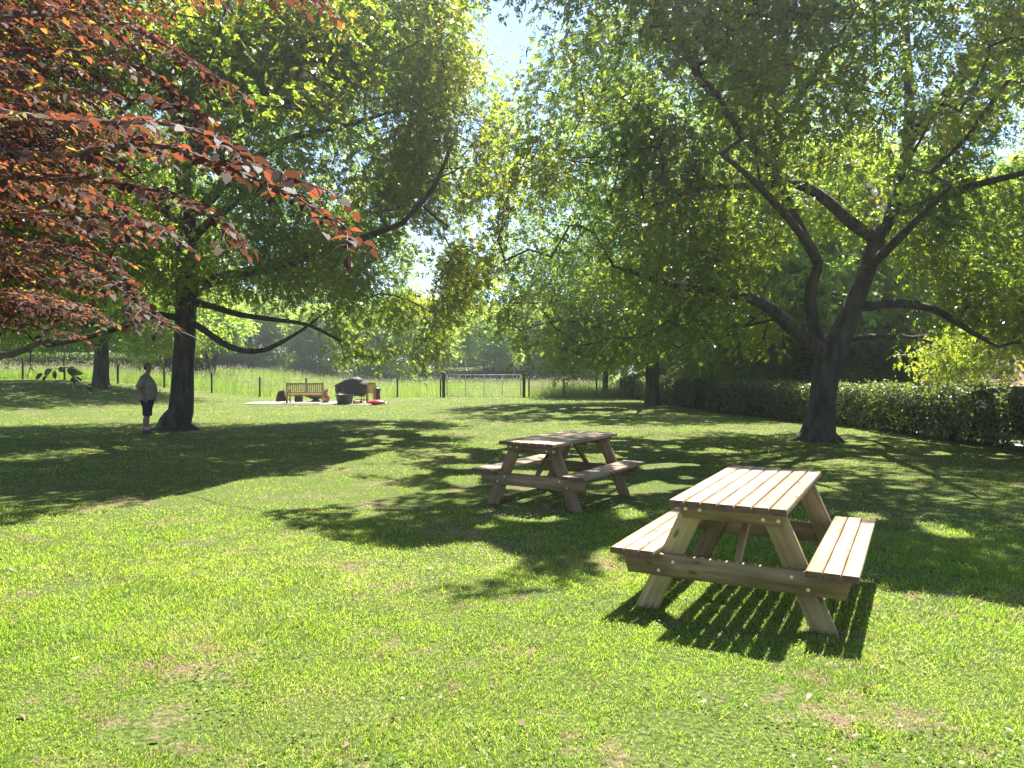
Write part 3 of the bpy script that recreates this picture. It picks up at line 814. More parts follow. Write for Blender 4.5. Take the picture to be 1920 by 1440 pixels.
# the tree at the left behind the man, and the slim one beside the gate
TB = (-20.6, 38.6); bz = tz(*TB)
broad_tree('oak_tree', 'thick-trunked tree in the shade at the left, beside the wire fence', (*TB, bz),
           [([[TB[0], TB[1], bz - .2], [TB[0], TB[1], bz + .25], [TB[0] + .05, TB[1], bz + 1.4], [TB[0] + .05, TB[1], bz + 3.2], [TB[0], TB[1], bz + 6], [TB[0], TB[1], bz + 10]], [.62, .40, .33, .31, .24, .08]),
            ([[TB[0], TB[1], bz + 2.6], [TB[0] + 2.2, TB[1] - .5, bz + 3.2], [TB[0] + 4.4, TB[1] - .8, bz + 3.0]], [.15, .11, .04]),
            ([[TB[0], TB[1], bz + 2.9], [TB[0] - 2.4, TB[1] - .6, bz + 3.6], [TB[0] - 5, TB[1] - 1, bz + 3.6]], [.15, .11, .04]),
            ([[TB[0], TB[1], bz + 4], [TB[0] + 1, TB[1] - 2.6, bz + 5.4], [TB[0] + 1.6, TB[1] - 4.6, bz + 6]], [.14, .10, .04])],
           [(TB[0], TB[1], bz + 7.6, 6.2, 5.6, 5.4), (TB[0] + 3, TB[1] - .6, bz + 3.4, 3.6, 3, 1.5, 1.5), (TB[0] - 4, TB[1] - 1, bz + 3.6, 4, 3.2, 1.7, 1.4)], 1700, 10, .19, 21, M['tree_leaf'],
           hole=.36, cutouts=(lambda c: (c[:, 2] < bz + 1.7) | ((c[:, 2] < bz + 2.3) & (abs(c[:, 0] - TB[0]) < 1.0)),), spread=.5, leaflets=5)
TS = (5.5, 45.5); bz = tz(*TS)
broad_tree('slender_tree', 'slim young tree standing in long grass at the far end of the hedge', (*TS, bz),
           [([[TS[0], TS[1], bz - .2], [TS[0], TS[1], bz + .3], [TS[0] + .05, TS[1], bz + 2], [TS[0] + .1, TS[1], bz + 4], [TS[0], TS[1], bz + 8]], [.24, .17, .14, .12, .04])],
           [(TS[0], TS[1], bz + 5.4, 3.2, 3.0, 3.4), (TS[0] - .6, TS[1] - .5, bz + 3.0, 2.6, 2.2, 1.2)], 600, 9, .18, 27, M['tree_leaf'], hole=.36, spread=.45, leaflets=5)

# ------------------------------------------------------------------ copper beech boughs in the left foreground
def copper_beech():
    rng = np.random.default_rng(4)
    T = np.array([-7.6, 6.6, 0.0]); T[2] = tz(T[0], T[1])
    root = empty('copper_beech', T)
    tag(root, 'copper beech with red and bronze leaves hanging into the left foreground', 'tree')
    ts = TubeSet()
    tp, tr = resample([T + [0, 0, -.3], T + [0, 0, .3], T + [.05, 0, 1.5], T + [.1, 0, 3], T + [.1, .1, 5], T + [0, .1, 8], T + [0, .2, 11]], [.62, .42, .35, .33, .28, .2, .06])
    ts.add(tp, tr, 16)
    Bs, Ds, Ns, Ls = [], [], [], []
    def leaves_along(P, r0, lsz, twig=True):
        """flat beech spray along a twig: leaves left and right in turn"""
        seg = np.linalg.norm(np.diff(P, axis=0), axis=1); s = np.r_[0, np.cumsum(seg)]
        n = max(3, int(s[-1] / (lsz * .42)))
        t = np.linspace(.06, 1, n) * s[-1]
        C = np.stack([np.interp(t, s, P[:, k]) for k in range(3)], 1)
        D = unit(np.gradient(C, axis=0))
        side = np.where(np.arange(n) % 2 == 0, 1.0, -1.0); side[-1] = 0
        up = unit(np.array([0, 0, 1.0]) + rng.normal(0, .22, (n, 3)))
        lat = unit(np.cross(up, D))
        d = unit(D * .62 + lat * side[:, None] * .85 + np.array([0, 0, -.16]) + rng.normal(0, .16, (n, 3)))
        Bs.append(C); Ds.append(d); Ns.append(unit(up + rng.normal(0, .28, (n, 3)))); Ls.append(lsz * rng.uniform(.72, 1.12, n))
        if twig: ts.add(P, np.linspace(r0, r0 * .35, len(P)), 4)
    def spray(P, r0, lsz, twl, every=.16, fr=.25):
        """a bough with side twigs in a nearly level plane"""
        p, r = resample(P, np.linspace(r0, .0025, len(P)), .12)
        ts.add(p, r, 6)
        L = np.r_[0, np.cumsum(np.linalg.norm(np.diff(p, axis=0), axis=1))]
        D = unit(np.gradient(p, axis=0))
        t = L[-1] * fr; sgn = 1
        while t < L[-1]:
            i = int(np.searchsorted(L, t)); i = min(i, len(p) - 1)
            rem = (L[-1] - t) / L[-1]
            l = twl * (.35 + .75 * rem) * rng.uniform(.7, 1.2)
            lat = unit(np.cross([0, 0, 1.0], D[i])) * sgn
            d = unit(D[i] * .75 + lat * .8 + rng.normal(0, .12, 3))
            k = np.linspace(0, 1, 6)[:, None]
            q = p[i] + d * l * k + np.array([0, 0, -1]) * l * .22 * k ** 2 + np.array([0, 0, .05 * l]) * np.sin(k * 3.1)
            leaves_along(q, .0035, lsz)
            # a few twigs fork again
            if l > .45 and rng.random() < .8:
                for s2 in (-1, 1):
                    d2 = unit(d * .7 + np.cross([0, 0, 1.0], d) * s2 * .7); l2 = l * .45
                    j = q[2] if s2 < 0 else q[3]
                    leaves_along(j + d2 * l2 * k + np.array([0, 0, -1]) * l2 * .25 * k ** 2, .0025, lsz)
            t += every * rng.uniform(.7, 1.3); sgn = -sgn
        leaves_along(p[int(len(p) * .6):], .002, lsz, False)
    # the boughs one can follow in the photograph
    named = [
        ([(-420, 260, 5.2), (-150, 262, 4.3), (80, 292, 3.7), (280, 272, 3.2), (430, 318, 2.95), (560, 372, 2.85), (652, 442, 2.75)], .030, .085, .42),
        ([(-420, 200, 5.0), (-150, 190, 4.2), (120, 228, 3.5), (300, 232, 3.1), (420, 268, 2.9), (470, 300, 2.85), (590, 350, 2.8)], .024, .088, .36),
        ([(-420, 330, 5.2), (-100, 330, 4.4), (140, 340, 3.8), (320, 362, 3.5), (430, 430, 3.35)], .022, .08, .42),
        ([(-420, 40, 5.4), (-60, 40, 4.8), (140, 30, 4.4), (280, 70, 4.1), (360, 120, 4.0), (410, 152, 3.9)], .022, .08, .45),
        ([(-420, -60, 5.6), (-40, -50, 4.8), (200, -40, 4.4), (400, -30, 4.2), (520, -8, 4.1), (600, 8, 4.0)], .02, .08, .40),
        ([(-420, 120, 5.2), (-60, 110, 4.6), (140, 100, 4.2), (260, 130, 4.0), (380, 215, 3.9)], .02, .08, .42),
        ([(-420, 440, 5.4), (-80, 440, 4.9), (100, 470, 4.5), (200, 510, 4.2), (270, 580, 4.0), (338, 622, 3.9)], .022, .072, .40),
        ([(-420, 480, 5.4), (-60, 480, 5.0), (120, 500, 4.8), (230, 545, 4.5), (300, 602, 4.3)], .018, .07, .42),
        ([(-420, 560, 6.0), (-60, 560, 5.6), (80, 575, 5.4), (190, 600, 5.2)], .02, .07, .45),
        ([(-420, 400, 5.2), (-60, 400, 4.8), (120, 405, 4.5), (280, 420, 4.3), (330, 450, 4.2)], .02, .075, .45),
        ([(-420, 310, 5.6), (-100, 300, 5.0), (60, 330, 4.7), (210, 380, 4.4), (250, 430, 4.3)], .018, .075, .45),
        ([(-420, 170, 5.0), (-80, 160, 4.5), (60, 170, 4.2), (190, 180, 3.9), (330, 200, 3.7)], .018, .08, .42),
        ([(-420, 620, 6.2), (-80, 600, 5.8), (50, 610, 5.6), (130, 630, 5.5)], .02, .07, .40),
    ]
    for pts, r0, lsz, twl in named: spray([at(*q) for q in pts], r0 * .6, lsz * .74, twl, .085)
    # the layered boughs further back, filling the crown
    zone = [(-500, -260), (560, -260), (430, 60), (380, 150), (300, 230), (330, 330), (330, 420), (250, 480), (200, 545), (190, 600), (60, 640), (-500, 650)]
    m = 0
    while m < 250:
        x, y = rng.uniform(-480, 520), rng.uniform(-260, 640)
        if not in_poly(np.array([x]), np.array([y]), zone)[0]: continue
        if y < 240 and x > 60 and rng.random() < .6: continue
        d = rng.uniform(5.2, 9.2)
        e = at(x, y, d)
        a = at(x - rng.uniform(380, 620), y - rng.uniform(-30, 60), d + rng.uniform(.3, 1.2))
        a[0] = max(a[0], T[0] + .3)
        mid = (a + e) / 2 + np.array([0, 0, .12]) + rng.normal(0, .06, 3)
        q3 = e * .8 + a * .2 + np.array([0, 0, .07]) + rng.normal(0, .04, 3)
        spray([a, mid, q3, e], .012, rng.uniform(.046, .064), .5, .085, .12)
        m += 1
    # high boughs outside the frame that complete the tree
    for k in range(60):
        az = rng.uniform(0, 6.28); zz = rng.uniform(4.5, 10)
        l = rng.uniform(2.2, 3.6) * (1 - .05 * (zz - 4))
        a = T + [0.1, .1, zz]; e = a + np.array([math.cos(az) * l, math.sin(az) * l, rng.uniform(-.4, .5)])
        spray([a, (a + e) / 2 + [0, 0, .25], e], .03, .10, .7, .2, .2)
    # carrying limbs from the trunk
    for (px, py, d, z0) in ((-420, 260, 5.2, 2.6), (-420, 40, 5.4, 3.0), (-420, 440, 5.4, 2.0), (-420, 560, 6.0, 1.8), (-420, -60, 5.6, 3.4)):
        e = at(px, py, d); a = T + [.1, 0, z0]
        p, r = resample([a, (a * .6 + e * .4) + [0, 0, .2], e], [.13, .09, .035], .2)
        ts.add(p, r, 8)
    # the low bare bough and its hanging sprig of dark leaves
    lo = [at(-420, 668, 6.5), at(-100, 672, 6.4), at(0, 668, 6.3), at(50, 655, 6.2), at(80, 640, 6.1), at(120, 640, 6.0), at(170, 628, 5.9), at(215, 610, 5.9)]
    p, r = resample(lo, [.05, .034, .028, .026, .02, .014, .010, .006], .1); ts.add(p, r, 7)
    a = T + [.1, 0, 1.5]; p, r = resample([a, (a + lo[0]) / 2 + [0, 0, .1], lo[0]], [.09, .07, .05], .2); ts.add(p, r, 8)
    for q in ([(58, 652, 6.2), (57, 690, 6.18), (50, 706, 6.15)], [(57, 688, 6.18), (68, 700, 6.1)], [(121, 640, 6.0), (122, 680, 5.95), (118, 690, 5.9), (95, 692, 5.8)], [(120, 688, 5.9), (140, 692, 5.8), (160, 702, 5.7)], [(130, 700, 5.85), (150, 716, 5.8), (172, 726, 5.7)]):
        ts.add(resample([at(*t) for t in q], np.linspace(.006, .0025, len(q)), .05)[0], np.linspace(.006, .0025, len(resample([at(*t) for t in q], np.linspace(.006, .0025, len(q)), .05)[0])), 4)
    hang = [(104, 694, 103, 710, .075), (98, 692, 75, 708, .08), (80, 700, 66, 712, .07), (110, 690, 124, 700, .06), (126, 692, 146, 704, .085), (135, 694, 160, 704, .085), (128, 690, 150, 698, .075),
            (131, 712, 160, 712, .085), (140, 716, 139, 736, .07), (160, 722, 178, 740, .085), (165, 720, 172, 735, .07), (150, 712, 135, 715, .06), (88, 704, 82, 712, .05), (118, 688, 108, 700, .06), (92, 694, 88, 702, .06)]
    for (x0, y0, x1, y1, l) in hang:
        dd = 5.85 + rng.uniform(-.12, .1)
        a, b = at(x0, y0, dd), at(x1, y1, dd + rng.uniform(-.03, .03))
        Bs.append(a[None]); Ds.append(unit(b - a)[None]); Ns.append(unit(np.array([rng.normal(0, .25), -1.0, .25]))[None]); Ls.append(np.array([l]))
    B, D, Nn, L = np.concatenate(Bs), np.concatenate(Ds), np.concatenate(Ns), np.concatenate(Ls)
    nh = len(hang)
    hx_, hy_ = 960 + FPX * B[:, 0] / B[:, 1], HORIZON - FPX * (B[:, 2] - CAM_H) / B[:, 1]
    k = ~casts_on_lit(B, .05) & ~((hx_ > 20) & (hx_ < 230) & (hy_ > 655))
    sp = leaf_cloud('hanging_leaves', B[-nh:], D[-nh:], Nn[-nh:], L[-nh:], L[-nh:] * .62, M['sprig_leaf'], root, OVAL, rng=rng); sp.location = -T
    sp['label'] = 'dark green leaves hanging at the end of the low bough'
    k[-nh:] = False
    B, D, Nn, L = B[k], D[k], Nn[k], L[k]
    tint = np.clip(.75 * rng.random(len(B)) + .5 * sst((vnoise(B, .8, 5) - .4) / .4) * (B[:, 0] < -1.9) - .05, 0, 1)
    t = ts.build('trunk', M['beech_bark'], root); t.location = -T
    c = leaf_cloud('crown', B, D, Nn, L, L * .62, M['beech_leaf'], root, OVAL, tint); c.location = -T
copper_beech()

# ------------------------------------------------------------------ hedges
def hedge(name, label, line, width, height, leaf, dens, seed, stems=True, gappy=0.0, lean_top=True, base_gap=.12):
    rng = np.random.default_rng(seed)
    line = np.array(line, float)
    seg = np.linalg.norm(np.diff(line, axis=0), axis=1); s = np.r_[0, np.cumsum(seg)]
    root_xy = line[0]
    root = empty(name, (root_xy[0], root_xy[1], tz(*root_xy)))
    off = np.array(root.location)
    tag(root, label, 'hedge')
    def frame(t):
        x = np.interp(t, s, line[:, 0]); y = np.interp(t, s, line[:, 1])
        x2 = np.interp(t + .3, s, line[:, 0]); y2 = np.interp(t + .3, s, line[:, 1]); x1 = np.interp(t - .3, s, line[:, 0]); y1 = np.interp(t - .3, s, line[:, 1])
        d = unit(np.c_[x2 - x1, y2 - y1])
        return np.c_[x, y], np.c_[d[:, 1], -d[:, 0]]        # position, outward side
    per = 2 * height + width
    n = int(s[-1] * per * dens)
    t = rng.uniform(0, s[-1], n); u = rng.uniform(0, per, n)
    # a section with rounded shoulders
    sh = .30
    a = np.where(u < height, -width / 2, np.where(u < height + width, u - height - width / 2, width / 2))
    z = np.where(u < height, u, np.where(u < height + width, height, height - (u - height - width)))
    zz = np.clip((z - (height - sh)) / sh, 0, 1)
    xa = np.clip((np.abs(a) - (width / 2 - sh)) / sh, 0, 1)
    corner = np.hypot(zz, xa); f = np.where(corner > 1, 1 / np.maximum(corner, 1e-6), 1)
    z = np.where(zz > 0, height - sh + zz * f * sh, z); a = np.sign(a) * np.where(xa > 0, width / 2 - sh + xa * f * sh, np.abs(a))
    nv = np.c_[np.sign(a) * xa * (zz > 0) + np.sign(a) * (zz <= 0) * .9, np.zeros(n), zz + .12]
    P, side = frame(t)
    lump = (vnoise(np.c_[t, u, np.zeros(n)], .8, seed) - .5) * .16 + (vnoise(np.c_[t, u, np.zeros(n)], .25, seed + 2) - .5) * .10
    depth = rng.exponential(.055, n) - .05
    k = lump - depth + np.where((rng.random(n) < .035) & (z > height * .8), rng.uniform(.03, .17, n), 0)
    nu = unit(nv)
    W = np.c_[P + side * (a + nu[:, 0] * k)[:, None], z + nu[:, 2] * k]
    W[:, 2] += terrain(P[:, 0], P[:, 1])
    N3 = unit(np.c_[side * nu[:, :1], nu[:, 2]] + rng.normal(0, .5, (n, 3)))
    d = unit(np.cross(N3, rng.normal(size=(n, 3))) + N3 * .5)
    keep = (z > base_gap) | (rng.random(n) < .2)
    keep &= (z > .45) | (rng.random(n) < .35 + .65 * sst(z / .45))
    keep &= vnoise(np.c_[t, u, np.zeros(n)], .33, seed + 5) > gappy * (1.2 - z / height)
    ln = leaf * rng.uniform(.7, 1.3, n)
    c = leaf_cloud('foliage', W[keep], d[keep], N3[keep], ln[keep], ln[keep] * .6, M['hedge_leaf'], root, HEX,
                   np.clip(.7 * rng.random(keep.sum()) + .35 * vnoise(W[keep], .7, 4), 0, 1))
    c.location = -off
    # twiggy inside
    ts = TubeSet()
    m = int(s[-1] / .22)
    tt = np.sort(rng.uniform(0, s[-1], m)); Q, sd = frame(tt)
    for i in range(m):
        b = np.r_[Q[i] + sd[i] * rng.uniform(-.2, .2), 0]; b[2] = tz(b[0], b[1]) - .05
        for j in range(5):
            e = b + np.r_[sd[i] * rng.uniform(-.4, .4) * width + rng.normal(0, .16, 2), rng.uniform(.5, .95) * height]
            mdl = (b + e) / 2 + np.r_[rng.normal(0, .06, 2), 0]
            ts.add([b, mdl, e], [.022, .015, .006], 4)
    w = ts.build('stem', M['twig'], root); w.location = -off; w['kind'] = 'stuff'
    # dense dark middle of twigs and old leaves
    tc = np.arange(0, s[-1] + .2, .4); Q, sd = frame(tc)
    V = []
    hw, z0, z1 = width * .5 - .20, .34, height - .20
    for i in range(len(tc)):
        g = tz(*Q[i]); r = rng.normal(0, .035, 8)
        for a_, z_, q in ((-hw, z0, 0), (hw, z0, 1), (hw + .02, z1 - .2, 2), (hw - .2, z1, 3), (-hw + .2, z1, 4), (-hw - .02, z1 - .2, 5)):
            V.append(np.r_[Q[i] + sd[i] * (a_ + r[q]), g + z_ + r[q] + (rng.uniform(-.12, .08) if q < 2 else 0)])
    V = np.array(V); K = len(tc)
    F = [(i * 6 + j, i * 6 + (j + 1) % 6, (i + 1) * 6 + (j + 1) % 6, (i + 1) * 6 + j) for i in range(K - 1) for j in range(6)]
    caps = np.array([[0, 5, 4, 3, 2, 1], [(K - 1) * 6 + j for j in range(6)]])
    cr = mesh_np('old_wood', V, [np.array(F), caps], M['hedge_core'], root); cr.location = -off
    return root
hedge('hedge', 'clipped hedge along the right edge of the lawn, nearest the picnic tables', [(8.05, 30.0), (9.3, 26.0), (10.3, 22.2), (10.4, 18), (10.4, 14), (10.4, 9.5)], 1.25, 1.18, .075, 620, 31, gappy=.24)
hedge('hedge', 'farther stretch of clipped hedge running back behind the middle-sized tree', [(7.0, 46.5), (7.4, 40), (7.9, 31.2)], 1.1, 1.12, .085, 420, 32, gappy=.12)
hedge('hedge', 'long low hedge beyond the meadow at the far left', [(-46, 63), (-34, 62), (-24, 60.5)], 1.3, 1.35, .13, 190, 33)
hedge('hedge', 'dark hedge under the far trees behind the gate', [(-16, 92), (-6, 90), (4, 86)], 1.6, 1.7, .17, 110, 34)

# ------------------------------------------------------------------ trees beyond: each a thing, three forms share their meshes
def tree_form(kind, seed):
    """returns trunk mesh, crown mesh for a tree 10 m high standing at the origin"""
    rng = np.random.default_rng(seed)
    sk = Skeleton()
    if kind == 'conifer':
        sk.limb([[0, 0, -.2], [0, 0, .3], [.05, 0, 4], [0, 0, 10]], [.28, .22, .16, .02], False)
        n = 1300; z = 1.0 + 9 * rng.random(n) ** 1.15; r = (10.2 - z) * .26 * rng.uniform(.35, 1, n); a = rng.uniform(0, 6.28, n)
        cl = np.c_[np.cos(a) * r, np.sin(a) * r, z]
        mat, spread, per, L, lf = M['conifer_leaf'], .30, 14, .17, 3
    else:
        k = 3 if kind == 'multi' else 1
        for j in range(k):
            a = j * 2.1 + .4; o = .22 if k > 1 else 0; q = .16 if k > 1 else .30
            sk.limb([[o * math.cos(a), o * math.sin(a), -.2], [o * math.cos(a), o * math.sin(a), .3], [o * 2.2 * math.cos(a), o * 2.2 * math.sin(a), 1.8], [o * 5 * math.cos(a), o * 5 * math.sin(a), 4.2], [o * 6 * math.cos(a), o * 6 * math.sin(a), 7.5]], [q * 1.5, q, q * .85, q * .6, q * .15], j > 0)
        for j in range(6):
            a = j * 1.05 + rng.uniform(-.3, .3); z0 = rng.uniform(1.6, 3.4); l = rng.uniform(2, 3.2)
            sk.limb([[0, 0, z0], [math.cos(a) * l * .5, math.sin(a) * l * .5, z0 + .7], [math.cos(a) * l, math.sin(a) * l, z0 + rng.uniform(.6, 1.6)]], [.12, .08, .03])
        lob = [(0, 0, 6.3, 3.4, 3.4, 3.4)]
        for j in range(7):
            a = j * .9 + rng.uniform(-.3, .3); lob.append((math.cos(a) * 2.4, math.sin(a) * 2.4, rng.uniform(2.4, 7.4), 1.7, 1.7, 1.3, 1.5))
        if kind == 'bushy': lob += [(math.cos(j) * 2.2, math.sin(j) * 2.2, 1.6, 1.7, 1.7, 1.3, 1.6) for j in range(6)]
        cl = sample_lobes(lob, 1700, rng, hole=.41, hole_scale=1.3, seed=seed)
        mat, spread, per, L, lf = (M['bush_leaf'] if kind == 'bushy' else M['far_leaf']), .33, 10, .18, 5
    sk.grow(cl, rng)
    e = None
    tr = sk.mesh('trunk', M['bark'], e)
    b, d, n, ln, _ = compound_leaves(cl, rng, per, spread, L, np.array([0, 0, 4.0]), leaflets=lf)
    kk = b[:, 2] > .25; b, d, n, ln = b[kk], d[kk], n[kk], ln[kk]
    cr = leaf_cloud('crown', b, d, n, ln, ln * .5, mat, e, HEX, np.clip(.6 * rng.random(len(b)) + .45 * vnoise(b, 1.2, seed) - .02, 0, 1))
    tm, cm = tr.data, cr.data
    bpy.data.objects.remove(tr); bpy.data.objects.remove(cr)
    return tm, cm
FORMS = {k: tree_form(k, sd) for k, sd in (('round', 51), ('multi', 52), ('bushy', 53), ('conifer', 54))}
def far_tree(form, x, y, h, rz, label, group, wide=1.0, name='far_tree'):
    o = empty(name, (x, y, tz(x, y)), rz)
    o.scale = (h / 10 * wide, h / 10 * wide, h / 10)
    tag(o, label, 'tree', group)
    tm, cm = FORMS[form]
    link_mesh('trunk', tm, None, o); link_mesh('crown', cm, None, o)
def X_of(px, d): return (px - 960) / FPX * d
GF, GR, GL = 'trees beyond the meadow', 'trees behind the right hedge', 'trees behind the far left fence'
for px, d, h, w, f, lab in (
    (398, 62, 8.0, 1.0, 'multi', 'forked tree leaning at the meadow edge just right of the big left trunk'),
    (470, 88, 9.5, 1.25, 'bushy', 'round bushy tree over the meadow, left of the garden bench'),
    (545, 96, 12.0, 1.1, 'round', 'tall rounded far tree directly above the garden bench'),
    (600, 84, 8.2, 1.2, 'bushy', 'low dark bushy tree behind the bench post, touching the meadow'),
    (670, 98, 11.5, 1.2, 'multi', 'leafy far tree rising behind the covered barbecue'),
    (735, 90, 9.0, 1.2, 'bushy', 'dense green tree behind the lone post left of the gate'),
    (795, 80, 9.6, 1.0, 'round', 'pale green far tree with a visible straight trunk just left of the gate'),
    (862, 104, 18.5, .8, 'conifer', 'tall bluish conifer showing above the others between the two walnut crowns'),
    (915, 84, 8.8, 1.1, 'multi', 'thin-stemmed airy tree directly behind the metal gate'),
    (985, 92, 10.5, 1.2, 'bushy', 'dense far tree behind the right gate post'),
    (1075, 88, 10.0, 1.3, 'bushy', 'broad far tree right of the gate, half hidden by drooping boughs'),
    (1170, 80, 11.0, 1.2, 'round', 'far tree behind the slim young tree'),
    (1010, 112, 14.0, 1.1, 'round', 'tallest leafy tree at the back, above the right gate post')):
    far_tree(f, X_of(px, d), d, h, px * .37, lab, GF, w)
for px, d, h, w, f, lab in (
    (1515, 33.5, 13.0, 1.05, 'round', 'tall tree just behind the hedge, in line with the right walnut trunk'),
    (1650, 34.0, 12.0, 1.1, 'bushy', 'tall dark leafy tree behind the hedge, to the right of the right walnut trunk'),
    (1290, 47, 9.0, 1.1, 'bushy', 'bushy tree close behind the far stretch of hedge'),
    (1395, 42, 8.2, 1.1, 'bushy', 'sunlit bushy tree seen left of the forked trunk, behind the hedge'),
    (1500, 38, 8.5, 1.0, 'bushy', 'bright leafy tree seen through the fork of the right walnut'),
    (1610, 36, 8.0, 1.1, 'bushy', 'dark bushy tree behind the hedge just right of the forked trunk'),
    (1720, 39, 10.5, 1.2, 'bushy', 'tall leafy tree behind the hedge, left of the brick shed'),
    (1840, 42, 12.0, 1.2, 'round', 'tall rounded tree rising behind the brick shed roof'),
    (1960, 36, 12.5, 1.2, 'bushy', 'dark tree past the brick shed at the right margin'),
    (1450, 60, 13.5, 1.2, 'round', 'high tree far behind the hedge, over the leftmost limb of the right walnut'),
    (1640, 62, 15.0, 1.2, 'multi', 'high tree far back above the main fork of the right walnut'),
    (1330, 66, 13.0, 1.2, 'round', 'high tree far back between the middle tree and the right walnut')):
    far_tree(f, X_of(px, d), d, h, px * .53, lab, GR, w)
for px, d, h, w, f, lab in (
    (-120, 70, 14.0, 1.3, 'bushy', 'dark tall tree at the left margin behind the low hedge'),
    (20, 76, 15.0, 1.3, 'bushy', 'dark dense tree behind the low far hedge, above the hanging beech sprig'),
    (140, 80, 14.0, 1.3, 'bushy', 'dark dense tree behind the white parked car'),
    (245, 74, 12.0, 1.2, 'round', 'greyish green tree behind the man, beyond the fence'),
    (312, 56, 7.0, 1.0, 'multi', 'many-stemmed small tree just left of the big left trunk'),
    (345, 86, 12.0, 1.2, 'bushy', 'far bushy tree hidden behind the big left trunk')):
    far_tree(f, X_of(px, d), d, h, px * .41 + 1, lab, GL, w)

# ------------------------------------------------------------------ picnic tables
def board(V, F, G, c0, c1, along, across, thick, w, t, rng, cut0=0.0, cut1=0.0, bev=.004):
    """one board from c0 to c1 (centre line); across/thick are unit vectors; cut = end skew along the board per unit of across"""
    c0, c1, along, across, thick = (np.asarray(q, float) for q in (c0, c1, along, across, thick))
    o = np.array([rng.uniform(0, 50), rng.uniform(0, 50), rng.uniform(0, 50)])
    prof = [(-w / 2 + bev, -t / 2), (w / 2 - bev, -t / 2), (w / 2, -t / 2 + bev), (w / 2, t / 2 - bev), (w / 2 - bev, t / 2), (-w / 2 + bev, t / 2), (-w / 2, t / 2 - bev), (-w / 2, -t / 2 + bev)]
    L = np.linalg.norm(c1 - c0)
    n0 = len(V)
    stations = [(0, cut0, -.0), (L, cut1, .0)]
    for s, cut, _ in stations:
        for a, b in prof:
            V.append(c0 + along * (s + cut * a) + across * a + thick * b)
            G.append(o + np.array([s, a, b]))
    F['q'] += [(n0 + j, n0 + (j + 1) % 8, n0 + 8 + (j + 1) % 8, n0 + 8 + j) for j in range(8)]
    # separate end caps so that end grain has its own corners
    for e, rev in ((0, True), (8, False)):
        m = len(V)
        for j in range(8): V.append(V[n0 + e + j].copy()); G.append(G[n0 + e + j].copy())
        q = [m + j for j in range(8)]
        F['o'].append(q[::-1] if rev else q)
class Boards:
    def __init__(s, rng): s.V, s.F, s.G, s.rng = [], {'q': [], 'o': []}, [], rng
    def add(s, *a, **k): board(s.V, s.F, s.G, *a, s.rng, **k)
    def build(s, name, mat, parent):
        o = mesh_np(name, np.array(s.V), [np.array(s.F['q']), np.array(s.F['o'])], mat, parent, vvec=np.array(s.G))
        o.data.materials.append(M['end_grain'])
        k = np.zeros(len(o.data.polygons), np.int32); k[len(s.F['q']):] = 1
        o.data.polygons.foreach_set('material_index', k)
        return o
def bolt_mesh():
    bm = bmesh.new()
    bmesh.ops.create_uvsphere(bm, u_segments=10, v_segments=6, radius=.0085)
    bmesh.ops.scale(bm, vec=(1, .45, 1), verts=bm.verts)
    r = bmesh.ops.create_cone(bm, cap_ends=True, segments=14, radius1=.0115, radius2=.0115, depth=.003)
    bmesh.ops.rotate(bm, cent=(0, 0, 0), matrix=Matrix.Rotation(rad(90), 3, 'X'), verts=r['verts'])
    me = bpy.data.meshes.new('bolt'); bm.to_mesh(me); bm.free(); me.materials.append(M['steel'])
    return me
BOLT = bolt_mesh()
def bolt(parent, p, flip=False, up=False):
    o = bpy.data.objects.new('bolt', BOLT); COL.objects.link(o); o.parent = parent; o.location = p
    if up: o.rotation_euler = (rad(90), 0, 0)
